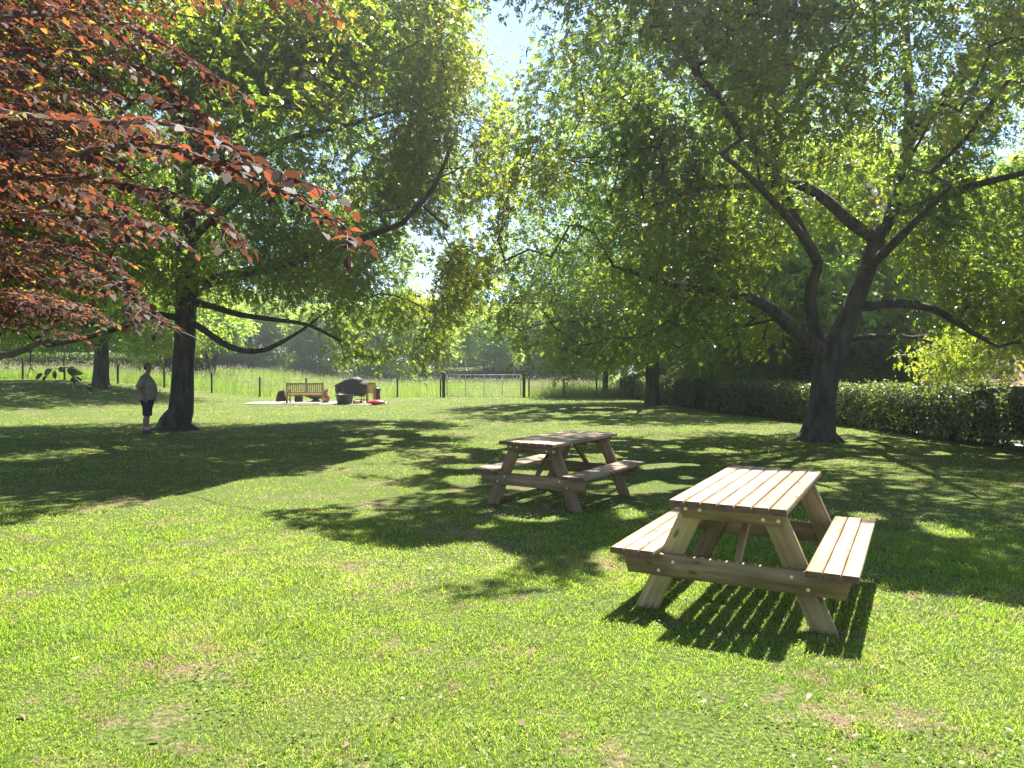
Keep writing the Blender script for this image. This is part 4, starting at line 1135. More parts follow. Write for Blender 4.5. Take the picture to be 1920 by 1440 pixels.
def picnic_table(loc, rz, tilt, label, wood, seed):
    rng = np.random.default_rng(seed)
    root = empty('picnic_table', loc, 0)
    root.rotation_euler = (rad(tilt[1]), rad(-tilt[0]), rz)
    tag(root, label, 'picnic table', 'picnic tables on the lawn')
    W = M[wood]
    X, Y, Z = np.eye(3)
    HT, HB, T = .777, .430, .040
    L2, S2 = .905, .888
    b = Boards(rng)
    bw = .0915; gap = (.705 - 7 * bw) / 6
    for i in range(7):
        a = -.3525 + bw / 2 + i * (bw + gap)
        b.add((a, -L2 + rng.uniform(-.003, .003), HT - T / 2), (a, L2 + rng.uniform(-.003, .003), HT - T / 2), Y, X, -Z, bw, T)
    b.build('tabletop', W, root)
    for s in (-1, 1):
        b = Boards(rng)
        g = (.289 - 3 * bw) / 2
        for i in range(3):
            a = s * (.7465 - bw / 2 - i * (bw + g))
            b.add((a, -S2 + rng.uniform(-.003, .003), HB - T / 2), (a, S2 + rng.uniform(-.003, .003), HB - T / 2), Y, X, -Z, bw, T)
        b.build('seat', W, root)
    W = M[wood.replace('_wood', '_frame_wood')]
    for e in (-1, 1):
        yl = e * .695; yb = e * (.695 + .041)
        # A-frame legs
        for s in (-1, 1):
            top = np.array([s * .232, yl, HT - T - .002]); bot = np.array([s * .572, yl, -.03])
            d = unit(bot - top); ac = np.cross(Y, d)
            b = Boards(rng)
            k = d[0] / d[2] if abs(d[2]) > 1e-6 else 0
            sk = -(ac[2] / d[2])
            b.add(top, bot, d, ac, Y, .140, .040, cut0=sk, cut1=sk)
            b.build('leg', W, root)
        # seat bearer and top bearer outside the legs
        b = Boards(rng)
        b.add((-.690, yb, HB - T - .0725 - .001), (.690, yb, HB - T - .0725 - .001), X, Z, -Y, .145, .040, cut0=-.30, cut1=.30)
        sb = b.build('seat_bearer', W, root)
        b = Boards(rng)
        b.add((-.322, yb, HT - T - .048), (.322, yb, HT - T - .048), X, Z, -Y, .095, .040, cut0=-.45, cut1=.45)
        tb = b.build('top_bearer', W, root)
        yo = yb + e * .0215
        for p in ((-.46, HB - .15), (-.365, HB - .085), (.365, HB - .085), (.46, HB - .15)): bolt(sb, (p[0], yo, p[1]))
        for a in (-.285, -.195, .195, .285): bolt(tb, (a, yo, HT - T - .048 + (.012 if a < 0 else -.012)))
        if e < 0:
            for a in (-.29, -.18, -.07, .04, .15): bolt(sb, (a, yb, HB - T + .001), up=True)
        # diagonal brace from the seat bearer up under the middle of the top
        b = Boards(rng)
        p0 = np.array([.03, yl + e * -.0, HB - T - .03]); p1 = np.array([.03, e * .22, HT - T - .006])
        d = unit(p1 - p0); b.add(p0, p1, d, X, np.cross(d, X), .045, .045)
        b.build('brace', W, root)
    # middle batten under the top
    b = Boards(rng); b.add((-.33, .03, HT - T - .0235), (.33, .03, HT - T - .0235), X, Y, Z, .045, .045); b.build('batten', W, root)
    return root
picnic_table((1.719, 5.483, 0.0), rad(-27.9), (-.6, .9), 'nearer picnic table of fresh pale wood with shiny bolts, mostly in sunshine', 'new_wood', 61)
picnic_table((.608, 9.534, tz(.608, 9.534)), rad(-30.9), (-.82, .35), 'farther picnic table of greyer wood standing in tree shade', 'aged_wood', 62)

# ------------------------------------------------------------------ fence, gate
def post_bm(bm, x, y, w, h, z0):
    vs = add_box(bm, (x, y, z0 + h / 2 - .15), (w, w, h + .3), bev=w * .08)
    return vs
def ground_from(px, py_bottom, d): return X_of(px, d), d
def wire_fence(label, posts, wires, mats):
    x0, y0 = posts[0][:2]
    root = empty('wire_fence', (x0, y0, tz(x0, y0)))
    tag(root, label, 'fence')
    off = Vector(root.location)
    for (x, y, h), mt in zip(posts, mats):
        bm = bmesh.new(); post_bm(bm, x, y, .085, h, tz(x, y))
        bmesh.ops.translate(bm, vec=-off, verts=bm.verts); bm_obj('post', bm, M[mt], root)
    ts = TubeSet()
    for f in wires:
        for (a, b) in zip(posts[:-1], posts[1:]):
            p = np.array([a[0], a[1] - .06, tz(a[0], a[1]) + a[2] * f]); q = np.array([b[0], b[1] - .06, tz(b[0], b[1]) + b[2] * f])
            ts.add([p, (p + q) / 2 - [0, 0, .015], q], [.003] * 3, 4)
    w = ts.build('wire', M['wire'], root); w.location = -off
FP = [(-75, 41, 1.15), (43, 41, 1.16), (121, 41.4, 1.15), (221, 42.2, 1.05), (308, 43.2, 1.17), (397, 43.8, 1.17), (487, 44.4, 1.14), (574, 44.4, 1.12), (661, 44.5, 1.1), (745, 44.6, 1.08)]
wire_fence('wire fence on slim dark posts between lawn and meadow, left of the gate', [(X_of(p, d), d, h) for p, d, h in FP] + [(-4.12, 44.45, 1.1)], (.3, .55, .8, .96),
           ['dark_post', 'brown_post'] + ['dark_post'] * 9)
wire_fence('short wire fence running from the right gate post to the hedge', [(.98, 44.45, 1.1), (3.0, 44.6, 1.1), (4.9, 44.7, 1.1), (6.3, 44.7, 1.1)], (.3, .55, .8, .96), ['dark_post'] * 4)
for gx, lab in ((-3.93, 'thick dark gate post at the latch side, left end of the metal gate'), (.69, 'thick dark gate post at the hinge side, right end of the metal gate')):
    o = empty('gate_post', (gx, 44.35, tz(gx, 44.35))); tag(o, lab, 'gate post', 'gate posts')
    bm = bmesh.new(); add_box(bm, (0, 0, .62), (.17, .17, 1.84), bev=.02); bm_obj('timber', bm, M['dark_post'], o)
    bm = bmesh.new(); bmesh.ops.create_cone(bm, cap_ends=True, segments=4, radius1=.15, radius2=.02, depth=.06, matrix=Matrix.Translation((0, 0, 1.57)) @ Matrix.Rotation(rad(45), 4, 'Z')); bm_obj('cap', bm, M['dark_post'], o)
def field_gate():
    x0, x1, y = -3.74, .50, 44.35
    z0 = tz(-1.6, y) + .10
    root = empty('field_gate', (x0, y, z0)); tag(root, 'wide galvanised metal field gate with horizontal bars at the meadow', 'gate')
    W, H = x1 - x0, 1.20
    ts = TubeSet()
    for a in ([0, 0, 0], [W, 0, 0]): ts.add([a, [a[0], 0, H]], [.022, .022], 8)
    for h in (0, H): ts.add([[0, 0, h], [W, 0, h]], [.022, .022], 8)
    ts.build('frame', M['galvanised'], root)
    for h in (.13, .27, .42, .59, .78, .95):
        t2 = TubeSet(); t2.add([[.03, 0, h], [W - .03, 0, h]], [.009, .009], 6); t2.build('bar', M['galvanised'], root)
    for a in (.25, .5, .75):
        t2 = TubeSet(); t2.add([[W * a, .03, .02], [W * a, .03, H - .02]], [.018, .018], 6); t2.build('upright', M['galvanised'], root)
    for h in (.2, 1.0):
        t2 = TubeSet(); t2.add([[W, 0, h], [W + .1, 0, h]], [.02, .02], 6); t2.build('hinge', M['galvanised'], root)
    t2 = TubeSet(); t2.add([[-.10, 0, .85], [.06, 0, .85]], [.014, .014], 6); t2.build('latch', M['galvanised'], root)
field_gate()

# ------------------------------------------------------------------ things on the patio
def garden_bench():
    D = 35.9
    x0, x1 = X_of(536.5, D), X_of(607, D); w = x1 - x0
    root = empty('garden_bench', ((x0 + x1) / 2, D, tz((x0 + x1) / 2, D) + .03)); tag(root, 'slatted wooden garden bench seen from behind on the patio', 'bench')
    W = M['teak']
    def bx(name, *boxes):
        bm = bmesh.new()
        for c, s in boxes: add_box(bm, c, s, bev=.006)
        return bm_obj(name, bm, W, root)
    h = w / 2
    for s in (-1, 1):
        bx('leg', ((s * (h - .035), 0, .475), (.07, .06, .95)))
        bx('leg', ((s * (h - .035), .52, .30), (.07, .06, .60)))
        bx('armrest', ((s * (h - .035), .28, .625), (.08, .58, .035)))
    bx('backrest', ((0, 0, .905), (w - .142, .04, .08)), ((0, 0, .48), (w - .142, .04, .07)), *[((-h + .12 + (w - .24) * i / 17, 0, .692), (.048, .022, .343)) for i in range(18)])
    bx('seat', *[((0, .07 + i * .085, .415), (w - .145, .07, .024)) for i in range(6)])
    bx('apron', ((0, .0, .375), (w - .142, .03, .06)), ((0, .52, .375), (w - .142, .03, .06)))
    for s in (-1, 1): bx('stretcher', ((s * (h - .035), .26, .18), (.04, .458, .04)))
garden_bench()

def loft(rings, n=16, cap=True):
    """rings: (centre, rx, ry) horizontal ellipses, or (centre, rx, ry, tilt axis matrix)"""
    V = []
    a = np.arange(n) / n * 2 * np.pi
    for r in rings:
        c, rx, ry = r[:3]
        p = np.c_[np.cos(a) * rx, np.sin(a) * ry, np.zeros(n)]
        if len(r) > 3: p = p @ np.array(r[3]).T
        V.append(p + np.array(c))
    K = len(rings)
    i = np.arange(K - 1)[:, None] * n; j = np.arange(n)[None]; k = (j + 1) % n
    F = [np.stack([i + j, i + k, i + n + k, i + n + j], -1).reshape(-1, 4)]
    V = np.concatenate(V)
    if cap: F.append(np.array([np.arange(n)[::-1], np.arange(n) + (K - 1) * n]))
    return V, F
def loft_obj(name, rings, mat, parent, n=16, cap=True, wob=0, seed=0):
    V, F = loft(rings, n, cap)
    if wob:
        V = V + (np.c_[vnoise(V, .18, seed), vnoise(V, .18, seed + 1), vnoise(V, .18, seed + 2)] - .5) * wob
    return mesh_np(name, V, F, mat, parent, smooth=True)

def patio_things():
    G = lambda x, y: tz(x, y) + .03
    # draped low chair, left of the bench
    x, y = X_of(527, 36.1), 36.1
    o = empty('folding_chair', (x, y, G(x, y))); tag(o, 'small dark draped folding chair at the left end of the bench', 'chair')
    loft_obj('drape', [((0, 0, .10), .24, .20), ((0, 0, .25), .22, .19), ((.03, 0, .45), .17, .17), ((.05, .02, .56), .14, .15), ((.06, .02, .60), .08, .10)], M['dark_cloth'], o, wob=.10, seed=4)
    for sx, sy in ((-1, -1), (1, -1), (1, 1), (-1, 1)):
        t = TubeSet(); t.add([[sx * .19, sy * .15, 0], [sx * .14, sy * .11, .4]], [.018, .018], 6); t.build('leg', M['dark_post'], o)
    # little dark box under the bench
    x, y = X_of(560, 37.3), 37.3
    o = empty('log_box', (x, y, G(x, y))); tag(o, 'small dark box on the patio behind the bench', 'box')
    bm = bmesh.new(); add_box(bm, (0, 0, .19), (.34, .3, .38), bev=.015); bm_obj('crate', bm, M['dark_cloth'], o)
    bm = bmesh.new(); add_box(bm, (0, 0, .395), (.38, .34, .03), bev=.008); bm_obj('lid', bm, M['dark_cloth'], o)
    # fire bowl
    x, y = X_of(592, 37.6), 37.6
    o = empty('fire_bowl', (x, y, G(x, y))); tag(o, 'wide rusty fire bowl on a short foot behind the bench', 'fire bowl')
    loft_obj('bowl', [((0, 0, .10), .12, .12), ((0, 0, .16), .30, .30), ((0, 0, .26), .45, .45), ((0, 0, .36), .54, .54), ((0, 0, .375), .56, .56), ((0, 0, .36), .52, .52), ((0, 0, .26), .42, .42), ((0, 0, .18), .2, .2)], M['rusty_iron'], o, 24)
    loft_obj('foot', [((0, 0, 0), .24, .24), ((0, 0, .03), .22, .22), ((0, 0, .10), .13, .13)], M['rusty_iron'], o, 18)
    # clay pots at the right end of the bench
    x, y = X_of(611, 36.6), 36.6
    o = empty('clay_pot', (x, y, G(x, y))); tag(o, 'pale clay chimney pot at the right end of the bench', 'pot')
    loft_obj('body', [((0, 0, 0), .12, .12), ((0, 0, .12), .19, .19), ((0, 0, .30), .20, .20), ((0, 0, .42), .11, .11), ((0, 0, .62), .09, .09), ((0, 0, .66), .12, .12), ((0, 0, .66), .08, .08), ((0, 0, .5), .07, .07)], M['terracotta'], o, 18)
    loft_obj('mouth', [((0, -.165, .2), .10, .05), ((0, -.19, .24), .09, .05), ((0, -.165, .30), .06, .04)], M['terracotta'], o, 12)
    # barbecue under its cover
    x, y = X_of(664, 36.6), 36.6
    o = empty('barbecue', (x, y, G(x, y))); tag(o, 'barbecue on thin legs under a dark rumpled cover', 'barbecue')
    loft_obj('cover', [((.05, 0, .36), .46, .28), ((.02, 0, .50), .62, .32), ((-.06, 0, .68), .76, .34), ((-.10, 0, .84), .80, .34), ((-.06, 0, .95), .66, .32), ((.0, 0, 1.06), .44, .29), ((.02, 0, 1.15), .30, .24), ((.03, 0, 1.20), .14, .12)], M['cover_fabric'], o, 30, wob=.13, seed=8)
    loft_obj('side_drape', [((-.80, 0, .46), .08, .22), ((-.78, 0, .62), .14, .26), ((-.74, 0, .80), .18, .28), ((-.70, 0, .90), .16, .24), ((-.66, 0, .94), .06, .12)], M['cover_fabric'], o, 16, wob=.10, seed=12)
    loft_obj('lid_fold', [((.06, -.06, 1.0), .36, .29), ((.07, -.05, 1.07), .37, .28), ((.08, -.02, 1.18), .24, .2), ((.08, 0, 1.22), .10, .1)], M['cover_fabric'], o, 20, wob=.10, seed=17)
    for sx, sy in ((-.74, -.2), (.50, -.2), (.30, .2), (-.70, .2)):
        t = TubeSet(); t.add([[sx, sy, 0], [sx, sy, .6]], [.02, .02], 6); t.build('leg', M['black_plastic'], o)
    bm = bmesh.new(); add_box(bm, (.38, 0, .16), (.62, .36, .02), bev=.006); bm_obj('shelf', bm, M['black_plastic'], o)
    # black tub in front
    x, y = X_of(646, 35.5), 35.5
    o = empty('tub', (x, y, G(x, y))); tag(o, 'big round black tub standing in front of the barbecue', 'tub')
    loft_obj('shell', [((0, 0, 0), .33, .29), ((0, 0, .2), .37, .32), ((0, 0, .40), .40, .35), ((0, 0, .43), .42, .37), ((0, 0, .43), .38, .33), ((0, 0, .36), .37, .32), ((0, 0, .35), .02, .02)], M['black_plastic'], o, 28)
    for s in (-1, 1):
        t = TubeSet(); t.add([[s * .40, -.08, .38], [s * .47, -.05, .36], [s * .47, .05, .36], [s * .40, .08, .38]], [.014] * 4, 6); t.build('handle', M['black_plastic'], o)
    # split logs beside the tub
    for k, (px, yy, l, a, lab) in enumerate(((668, 35.55, .30, .5, 'pale split log lying between the black tub and the wooden chair'), (676, 35.8, .26, 1.4, 'small darker log lying beside the paler split log'))):
        x = X_of(px, yy); o = empty('log', (x, yy, G(x, yy)), a); tag(o, lab, 'log', 'logs by the barbecue')
        t = TubeSet(); t.add([[-l / 2, 0, .08], [0, .01, .085], [l / 2, 0, .08]], [.075, .085, .075], 10); t.build('wood', M['teak'] if k == 0 else M['bark'], o)
    # wooden chair seen from the side
    x, y = X_of(696.5, 36.2), 36.2
    o = empty('wooden_chair', (x, y, G(x, y)), rad(18)); tag(o, 'wooden slatted armchair right of the covered barbecue', 'chair')
    def bx(name, *boxes):
        bm = bmesh.new()
        for c, s in boxes: add_box(bm, c, s, bev=.006)
        bm_obj(name, bm, M['teak'], o)
    for sx in (-.17, .17):
        bx('leg', ((sx, 0, .49), (.05, .05, .98))); bx('leg', ((sx, .46, .30), (.05, .05, .60)))
        bx('armrest', ((sx, .24, .62), (.06, .54, .03)))
    bx('backrest', ((0, 0, .93), (.288, .03, .09)), ((0, 0, .50), (.288, .03, .06)), *[((-.12 + .048 * i, 0, .708), (.038, .02, .354)) for i in range(6)])
    bx('seat', *[((0, .06 + .08 * i, .42), (.388, .065, .024)) for i in range(6)])
    # dark bin with a red lid edge
    x, y = X_of(706.5, 36.8), 36.8
    o = empty('bin', (x, y, G(x, y))); tag(o, 'slim black bin behind the wooden chair', 'bin')
    loft_obj('body', [((0, 0, 0), .13, .13), ((0, 0, .35), .15, .15), ((0, 0, .62), .17, .17)], M['black_plastic'], o, 20)
    loft_obj('lid', [((0, 0, .62), .185, .185), ((0, 0, .66), .185, .185), ((.0, 0, .72), .12, .12), ((0, 0, .74), .03, .03)], M['black_plastic'], o, 20)
    t = TubeSet(); t.add([[-.10, 0, .70], [-.08, 0, .77], [.08, 0, .77], [.10, 0, .70]], [.014] * 4, 6); t.build('handle', M['dark_post'], o)
    # orange-handled broom leaning on the bin
    x, y = X_of(713, 36.7), 36.7
    o = empty('broom', (x, y, G(x, y))); tag(o, 'short broom with an orange-brown handle leaning by the black bin', 'broom')
    t = TubeSet(); t.add([[0, 0, .06], [-.05, .1, .5], [-.02, .12, .72]], [.014] * 3, 6); t.build('handle', M['teak'], o)
    bm = bmesh.new(); add_box(bm, (0, 0, .045), (.26, .07, .09), bev=.012); bm_obj('brush', bm, M['dark_cloth'], o)
    # red sack
    x, y = X_of(705, 34.9), 34.9
    o = loft_obj('red_sack', [((-.40, 0, .01), .10, .12), ((-.40, 0, .01), .12, .14)], M['red_plastic'], None) if False else None
    n = 18; xs = np.linspace(-.42, .42, 14); V = []
    a = np.arange(n) / n * 2 * np.pi
    for q in xs:
        f = math.sqrt(max(.02, 1 - (q / .44) ** 2)); tap = 1.0 - .35 * (q < -.05) * min(1, (-q - .05) / .3)
        V.append(np.c_[np.full(n, q), np.cos(a) * .22 * f * tap, .105 + np.maximum(np.sin(a) * .115 * f * tap, -.10) - .03 * (1 - f)])
    V = np.concatenate(V) + (np.c_[vnoise(np.concatenate(V), .12, 1), vnoise(np.concatenate(V), .12, 2), vnoise(np.concatenate(V), .12, 3)] - .5) * .035
    V[:, 2] = np.maximum(V[:, 2], .004)
    i = np.arange(13)[:, None] * n; j = np.arange(n)[None]; k = (j + 1) % n
    F = [np.stack([i + j, i + k, i + n + k, i + n + j], -1).reshape(-1, 4), np.array([np.arange(n)[::-1], np.arange(n) + 13 * n])]
    o = mesh_np('red_sack', V, F, M['red_plastic'], None, smooth=True); o.location = (x, y, G(x, y)); o.rotation_euler = (0, 0, rad(-8))
    tag(o, 'limp red sack lying on the grass edge by the wooden chair', 'sack')
patio_things()

# ------------------------------------------------------------------ the man by the trunk
def skin_mesh(name, joints, edges, mat, parent, sub=2, root=0):
    me = bpy.data.meshes.new(name)
    me.from_pydata([j[0] for j in joints], edges, [])
    o = bpy.data.objects.new(name, me); COL.objects.link(o)
    md = o.modifiers.new('skin', 'SKIN'); md.use_smooth_shade = True; md.branch_smoothing = .4
    for i, j in enumerate(joints):
        v = me.skin_vertices[0].data[i]; r = j[1]
        v.radius = r if isinstance(r, tuple) else (r, r); v.use_root = (i == root)
    s = o.modifiers.new('sub', 'SUBSURF'); s.levels = sub; s.render_levels = sub
    dg = bpy.context.evaluated_depsgraph_get()
    ev = bpy.data.meshes.new_from_object(o.evaluated_get(dg))
    ev.name = name
    bpy.data.objects.remove(o); bpy.data.meshes.remove(me)
    for p in ev.polygons: p.use_smooth = True
    ev.materials.clear()
    return link_mesh(name, ev, mat, parent)
def person():
    X, Y = X_of(275, 20.0), 20.0
    root = empty('person', (X, Y, tz(X, Y)), rad(10))
    tag(root, 'man in a pale loose shirt and dark shorts standing beside the big left trunk', 'person')
    # +X is the way he faces; Y is across; left arm is on the far side
    J = []; E = []
    def j(p, r, prev=None):
        J.append((p, r)); i = len(J) - 1
        if prev is not None: E.append((prev, i))
        return i
    pel = j((0, 0, .96), (.14, .13))
    bel = j((.05, 0, 1.12), (.155, .15), pel); ch = j((.0, 0, 1.34), (.15, .13), bel)
    sh = j((-.02, 0, 1.47), (.10, .10), ch); nk = j((.0, 0, 1.54), .06, sh); nk2 = j((.03, 0, 1.60), .058, nk)
    hd = j((.055, 0, 1.68), (.09, .078), nk2); hd2 = j((.05, 0, 1.76), (.098, .078), hd); j((.045, 0, 1.81), (.06, .05), hd2)
    for s in (-1, 1):
        hip = j((0, s * .09, .90), (.10, .10), pel)
        fx = .06 if s < 0 else -.05
        kn = j((fx * .7 + .01, s * .10, .50), (.062, .062), hip); cf = j((fx - .03, s * .105, .34), (.058, .055), kn)
        an = j((fx - .02, s * .11, .10), .038, cf); j((fx - .02, s * .11, .05), .04, an)
        so = j((-.03, s * .19, 1.44), (.066, .066), sh)
        if s < 0:
            el = j((-.13, s * .27, 1.17), .045, so); wr = j((.0, s * .26, .96), .032, el)
            pm = j((.035, s * .255, .90), (.036, .022), wr); pal = (np.array([.045, s * .25, .875]), np.array([.28, 0, -.96]))
        else:
            el = j((-.08, s * .27, 1.18), .045, so); wr = j((.13, s * .22, 1.06), .032, el)
            pm = j((.19, s * .20, 1.05), (.034, .022), wr); pal = (np.array([.21, s * .19, 1.05]), np.array([.96, -s * .12, -.1]))
        # fingers and thumb rooted inside the palm
        base, d = pal; sd = np.array([0, 1.0, 0]) if s > 0 else np.array([.9, .3, .25])
        for k, (off, l) in enumerate(((-.027, .066), (-.009, .076), (.009, .072), (.027, .056))):
            a = base + sd * off * .9; c = a + d * l * .5 + np.array([0, -s * .006, 0]); e = a + d * l * .9 + np.array([0, -s * .022, -.008])
            f0 = j(tuple(a), .0095, pm); f1 = j(tuple(c), .009, f0); j(tuple(e), .0075, f1)
        t0 = j(tuple(base - d * .035 - sd * .036), .011, pm); j(tuple(base - d * .0 - sd * .058), .009, t0)
    skin_mesh('body', J, E, M['skin'], root)
    # face: nose, ears, eyes, mouth
    V, F = loft([((.150, 0, 1.655), .012, .018), ((.160, 0, 1.668), .016, .018), ((.150, 0, 1.69), .012, .012), ((.138, 0, 1.715), .008, .009)], 10)
    mesh_np('nose', V, F, M['skin'], root, smooth=True)
    for s in (-1, 1):
        V, F = loft([((.045, s * .079, 1.655), .012, .008), ((.042, s * .086, 1.675), .02, .010), ((.036, s * .088, 1.70), .022, .010), ((.036, s * .084, 1.72), .014, .007)], 10)
        mesh_np('ear', V, F, M['skin'], root, smooth=True)
        bm = bmesh.new(); bmesh.ops.create_uvsphere(bm, u_segments=10, v_segments=8, radius=.011, matrix=Matrix.Translation((.131, s * .031, 1.705))); bm_obj('eye', bm, M['hair'], root, True)
    V, F = loft([((.142, 0, 1.617), .008, .024), ((.146, 0, 1.623), .010, .027), ((.142, 0, 1.630), .008, .022)], 12)
    mesh_np('mouth', V, F, M['terracotta'], root, smooth=True)
    # short dark hair, higher on the forehead
    rg = []
    for z, c, a, b in ((1.655, -.012, .048, .072), (1.69, .005, .082, .083), (1.73, .012, .094, .084), (1.77, .022, .100, .083), (1.81, .032, .084, .068), (1.832, .036, .056, .046), (1.844, .038, .02, .018)):
        rg.append(((c - .004, 0, z - .012), a * .86, b * .88))
    loft_obj('hair', rg, M['hair'], root, 20, wob=.012, seed=3)
    # loose short-sleeved shirt, untucked over the belly
    loft_obj('shirt', [((.01, 0, .875), .205, .215), ((.015, 0, .90), .204, .212), ((.035, 0, 1.02), .212, .215), ((.045, 0, 1.14), .214, .215), ((.03, 0, 1.26), .202, .215), ((-.005, 0, 1.38), .185, .22), ((-.02, 0, 1.46), .135, .195), ((-.02, 0, 1.51), .10, .12), ((.0, 0, 1.545), .075, .078), ((.005, 0, 1.56), .072, .074)], M['shirt'], root, 28, wob=.04, seed=6)
    for s in (-1, 1):
        e = np.array([-.125, s * .275, 1.20]) if s < 0 else np.array([-.08, s * .28, 1.21])
        a = np.array([-.02, s * .15, 1.455]); d = unit(e - a)
        R = np.array(Vector(d).to_track_quat('Z', 'Y').to_matrix())
        loft_obj('sleeve', [(a, .085, .085, R), (a + (e - a) * .35, .088, .084, R), (a + (e - a) * .75, .082, .078, R), (e, .086, .08, R)], M['shirt'], root, 18, wob=.02, seed=9)
    # shorts to the knee
    for s in (-1, 1):
        fx = .06 if s < 0 else -.05
        loft_obj('shorts', [((fx * .7 + .0, s * .10, .47), .105, .10), ((fx * .6 + .0, s * .10, .56), .108, .10), ((.015 * 1 + fx * .3, s * .095, .72), .128, .105), ((.005, s * .085, .86), .150, .11), ((.005, s * .07, .93), .165, .115), ((.01, s * .06, .97), .16, .11)], M['shorts'], root, 20, wob=.025, seed=11 + s)
        loft_obj('sock', [((fx - .02, s * .11, .07), .045, .042), ((fx - .02, s * .11, .12), .046, .044), ((fx - .022, s * .11, .17), .05, .047)], M['sock'], root, 14)
        loft_obj('shoe', [((fx + .035, s * .11, -.005), .142, .05), ((fx + .035, s * .11, .02), .148, .053), ((fx + .03, s * .11, .045), .138, .05), ((fx + .0, s * .11, .075), .09, .046), ((fx - .02, s * .11, .10), .055, .042)], M['shoe'], root, 18)
    # folded paper in the far hand
    o = empty('paper', (0, 0, 0)); p = root.matrix_basis
    bpy.context.view_layer.update()
    bm = bmesh.new(); add_box(bm, (0, 0, 0), (.004, .10, .15), bev=.001); add_box(bm, (.006, .002, .002), (.003, .10, .148), bev=.001)
    bpy.data.objects.remove(o)
    q = bm_obj('paper', bm, M['paper']); q.location = root.matrix_world @ Vector((.262, .18, 1.06)); q.rotation_euler = (0, rad(14), root.rotation_euler[2])
    tag(q, 'small white folded paper held in front of the man', 'paper')
person()

# ------------------------------------------------------------------ brick shed beyond the hedge, far house and car
def gable_building(name, label, cat, x, y, z, sx, sy, eave, ridge, rz, openings, over=.25):
    root = empty(name, (x, y, z), rz); tag(root, label, cat)
    bm = bmesh.new()
    hx, hy = sx / 2, sy / 2
    pts = [(-hx, -hy, -.3), (hx, -hy, -.3), (hx, hy, -.3), (-hx, hy, -.3), (-hx, -hy, eave), (hx, -hy, eave), (hx, hy, eave), (-hx, hy, eave), (-hx, 0, ridge), (hx, 0, ridge)]
    v = [bm.verts.new(p) for p in pts]
    for f in ((0, 1, 5, 4), (2, 3, 7, 6), (1, 2, 6, 9, 5), (3, 0, 4, 8, 7)): bm.faces.new([v[i] for i in f])
    bm_obj('wall', bm, M['brick'], root)
    bm = bmesh.new()
    sl = (ridge - eave) / hy
    for s in (-1, 1):
        yo = hy + over; zo = eave - sl * over
        for dz in (0, .09):
            pass
        a = [(-hx - .2, s * yo, zo + .03), (hx + .2, s * yo, zo + .03), (hx + .2, 0, ridge + .03), (-hx - .2, 0, ridge + .03)]
        lo = [bm.verts.new(p) for p in a]; hi = [bm.verts.new((p[0], p[1], p[2] + .09)) for p in a]
        bm.faces.new(lo); bm.faces.new(hi[::-1])
        for i in range(4): bm.faces.new([lo[i], lo[(i + 1) % 4], hi[(i + 1) % 4], hi[i]])
    bmesh.ops.recalc_face_normals(bm, faces=bm.faces)
    rf = bm_obj('roof', bm, M['roof_tile'], root)
    t = TubeSet(); t.add([[-hx - .2, 0, ridge + .10], [hx + .2, 0, ridge + .10]], [.09, .09], 8); t.build('ridge_tile', M['roof_tile'], rf)
    t = TubeSet(); t.add([[-hx - .2, -hy - over - .05, eave - sl * over + .02], [hx + .2, -hy - over - .05, eave - sl * over + .02]], [.055, .055], 8); t.build('gutter', M['black_plastic'], root)
    for k, (ox, oz, w, h) in openings:
        bm = bmesh.new()
        for c, s_ in (((ox, -hy - .02, oz + h / 2), (w + .1, .05, .07)), ((ox, -hy - .02, oz - h / 2), (w + .1, .05, .07)), ((ox - w / 2, -hy - .02, oz), (.07, .046, h - .075)), ((ox + w / 2, -hy - .02, oz), (.07, .046, h - .075))): add_box(bm, c, s_, bev=.005)
        f = bm_obj(k, bm, M['white_paint'] if k == 'window' else M['dark_post'], root)
        bm = bmesh.new(); add_box(bm, (ox, -hy - .012, oz), (w - .07, .03, h - .07)); bm_obj('pane' if k == 'window' else 'door_leaf', bm, M['glass'] if k == 'window' else M['dark_post'], f)
    return root
sx_, sy_ = 20.3, 25.9
gable_building('brick_shed', 'low brick outbuilding with a red tiled roof behind the hedge at the right', 'shed', sx_, sy_, -.5, 11.5, 5.2, 1.7, 3.5, rad(-25), [('window', (-3.2, 1.2, .9, .8)), ('door', (.2, .98, .95, 1.9)), ('window', (2.6, 1.2, .9, .8))])
gable_building('brick_house', 'distant brick house glimpsed through leaves right of the gate', 'house', X_of(985, 100) + 1.5, 100, tz(2, 100), 9, 7, 3.2, 5.6, 0, [('window', (-2.8, 1.7, 1.1, 1.1)), ('door', (-.4, 1.05, 1, 2)), ('window', (2.4, 1.7, 1.1, 1.1))])
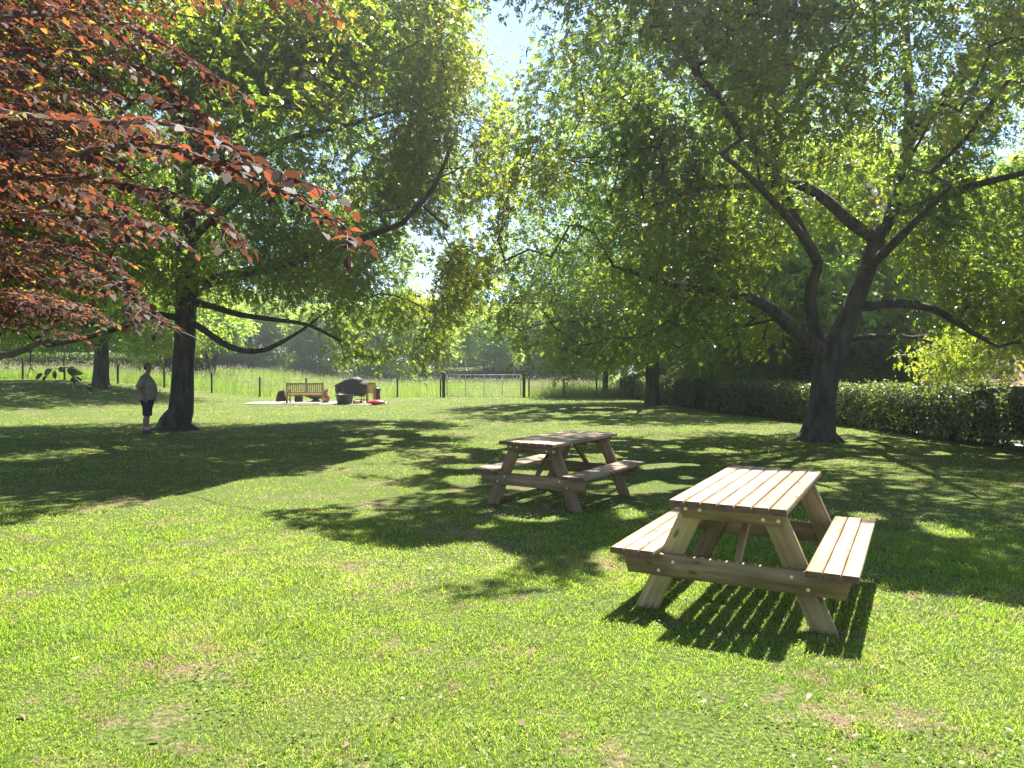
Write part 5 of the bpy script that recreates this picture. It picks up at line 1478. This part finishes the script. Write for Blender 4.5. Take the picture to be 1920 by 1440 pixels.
def parked_car():
    x, y = X_of(182, 66), 66.0
    root = empty('parked_car', (x, y, tz(x, y) + .1)); tag(root, 'white parked car with only its roof showing over the far left hedge', 'car')
    prof = [(-2.1, .35), (-2.12, .75), (-1.95, .95), (-1.2, 1.0), (1.2, .98), (1.95, .86), (2.12, .7), (2.12, .35)]
    cab = [(-1.75, .98), (-1.25, 1.44), (.35, 1.47), (1.15, .98)]
    def ext(name, pf, w0, w1, mat, par):
        bm = bmesh.new()
        zmin, zmax = min(p[1] for p in pf), max(p[1] for p in pf)
        L = [[bm.verts.new((p[0], s * (w0 + (w1 - w0) * (p[1] - zmin) / (zmax - zmin)), p[1])) for p in pf] for s in (-1, 1)]
        bm.faces.new(L[0]); bm.faces.new(L[1][::-1])
        n = len(pf)
        for i in range(n): bm.faces.new([L[0][i], L[1][i], L[1][(i + 1) % n], L[0][(i + 1) % n]])
        bmesh.ops.recalc_face_normals(bm, faces=bm.faces)
        bmesh.ops.bevel(bm, geom=list(bm.edges), offset=.04, segments=2, affect='EDGES')
        return bm_obj(name, bm, mat, par, True)
    ext('body', prof, .86, .80, M['white_paint'], root)
    c = ext('cabin', cab, .78, .62, M['white_paint'], root)
    bm = bmesh.new()
    for s in (-1, 1):
        for q in ([(-1.35, 1.02), (-1.1, 1.36), (-.45, 1.38), (-.45, 1.02)], [(-.35, 1.02), (-.35, 1.38), (.28, 1.38), (.8, 1.02)]):
            v = [bm.verts.new((a, s * (.79 - (z - .98) * .32 + .012), z)) for a, z in q]; v2 = [bm.verts.new((a, s * (.79 - (z - .98) * .32 - .01), z)) for a, z in q]
            bm.faces.new(v); bm.faces.new(v2[::-1])
            for i in range(4): bm.faces.new([v[i], v2[i], v2[(i + 1) % 4], v[(i + 1) % 4]])
    bmesh.ops.recalc_face_normals(bm, faces=bm.faces)
    bm_obj('window', bm, M['glass'], c)
    for wx in (-1.3, 1.3):
        for s in (-1, 1):
            bm = bmesh.new(); bmesh.ops.create_cone(bm, cap_ends=True, segments=24, radius1=.31, radius2=.31, depth=.2, matrix=Matrix.Translation((wx, s * .78, .31 - .1)) @ Matrix.Rotation(rad(90), 4, 'X'))
            w = bm_obj('wheel', bm, M['rubber'], root)
            bm = bmesh.new(); bmesh.ops.create_cone(bm, cap_ends=True, segments=20, radius1=.19, radius2=.19, depth=.21, matrix=Matrix.Translation((wx, s * .785, .31 - .1)) @ Matrix.Rotation(rad(90), 4, 'X'))
            bm_obj('rim', bm, M['galvanised'], w)
parked_car()
print('objects', len(bpy.data.objects), 'faces', sum(len(o.data.polygons) for o in bpy.data.objects if o.type == 'MESH'))

# ------------------------------------------------------------------ thin air volume added to imitate the lens veil towards the sun
def veil_haze():
    bm = bmesh.new(); add_box(bm, (0, 350, 10.3), (1040, 1140, 24.6))
    m = bpy.data.materials.new('veil_haze'); m.use_nodes = True
    nt = m.node_tree; nt.nodes.remove(nt.nodes['Principled BSDF'])
    v = nt.nodes.new('ShaderNodeVolumePrincipled')
    v.inputs['Color'].default_value = (.93, .95, 1, 1); v.inputs['Density'].default_value = VEIL_HAZE; v.inputs['Anisotropy'].default_value = .72
    nt.links.new(v.outputs[0], nt.nodes['Material Output'].inputs['Volume'])
    o = bm_obj('veil_haze', bm, m); tag(o, 'thin bright mist added to stand in for lens veil', 'veil_haze', kind='stuff')
VEIL_HAZE = 0.0014
veil_haze()
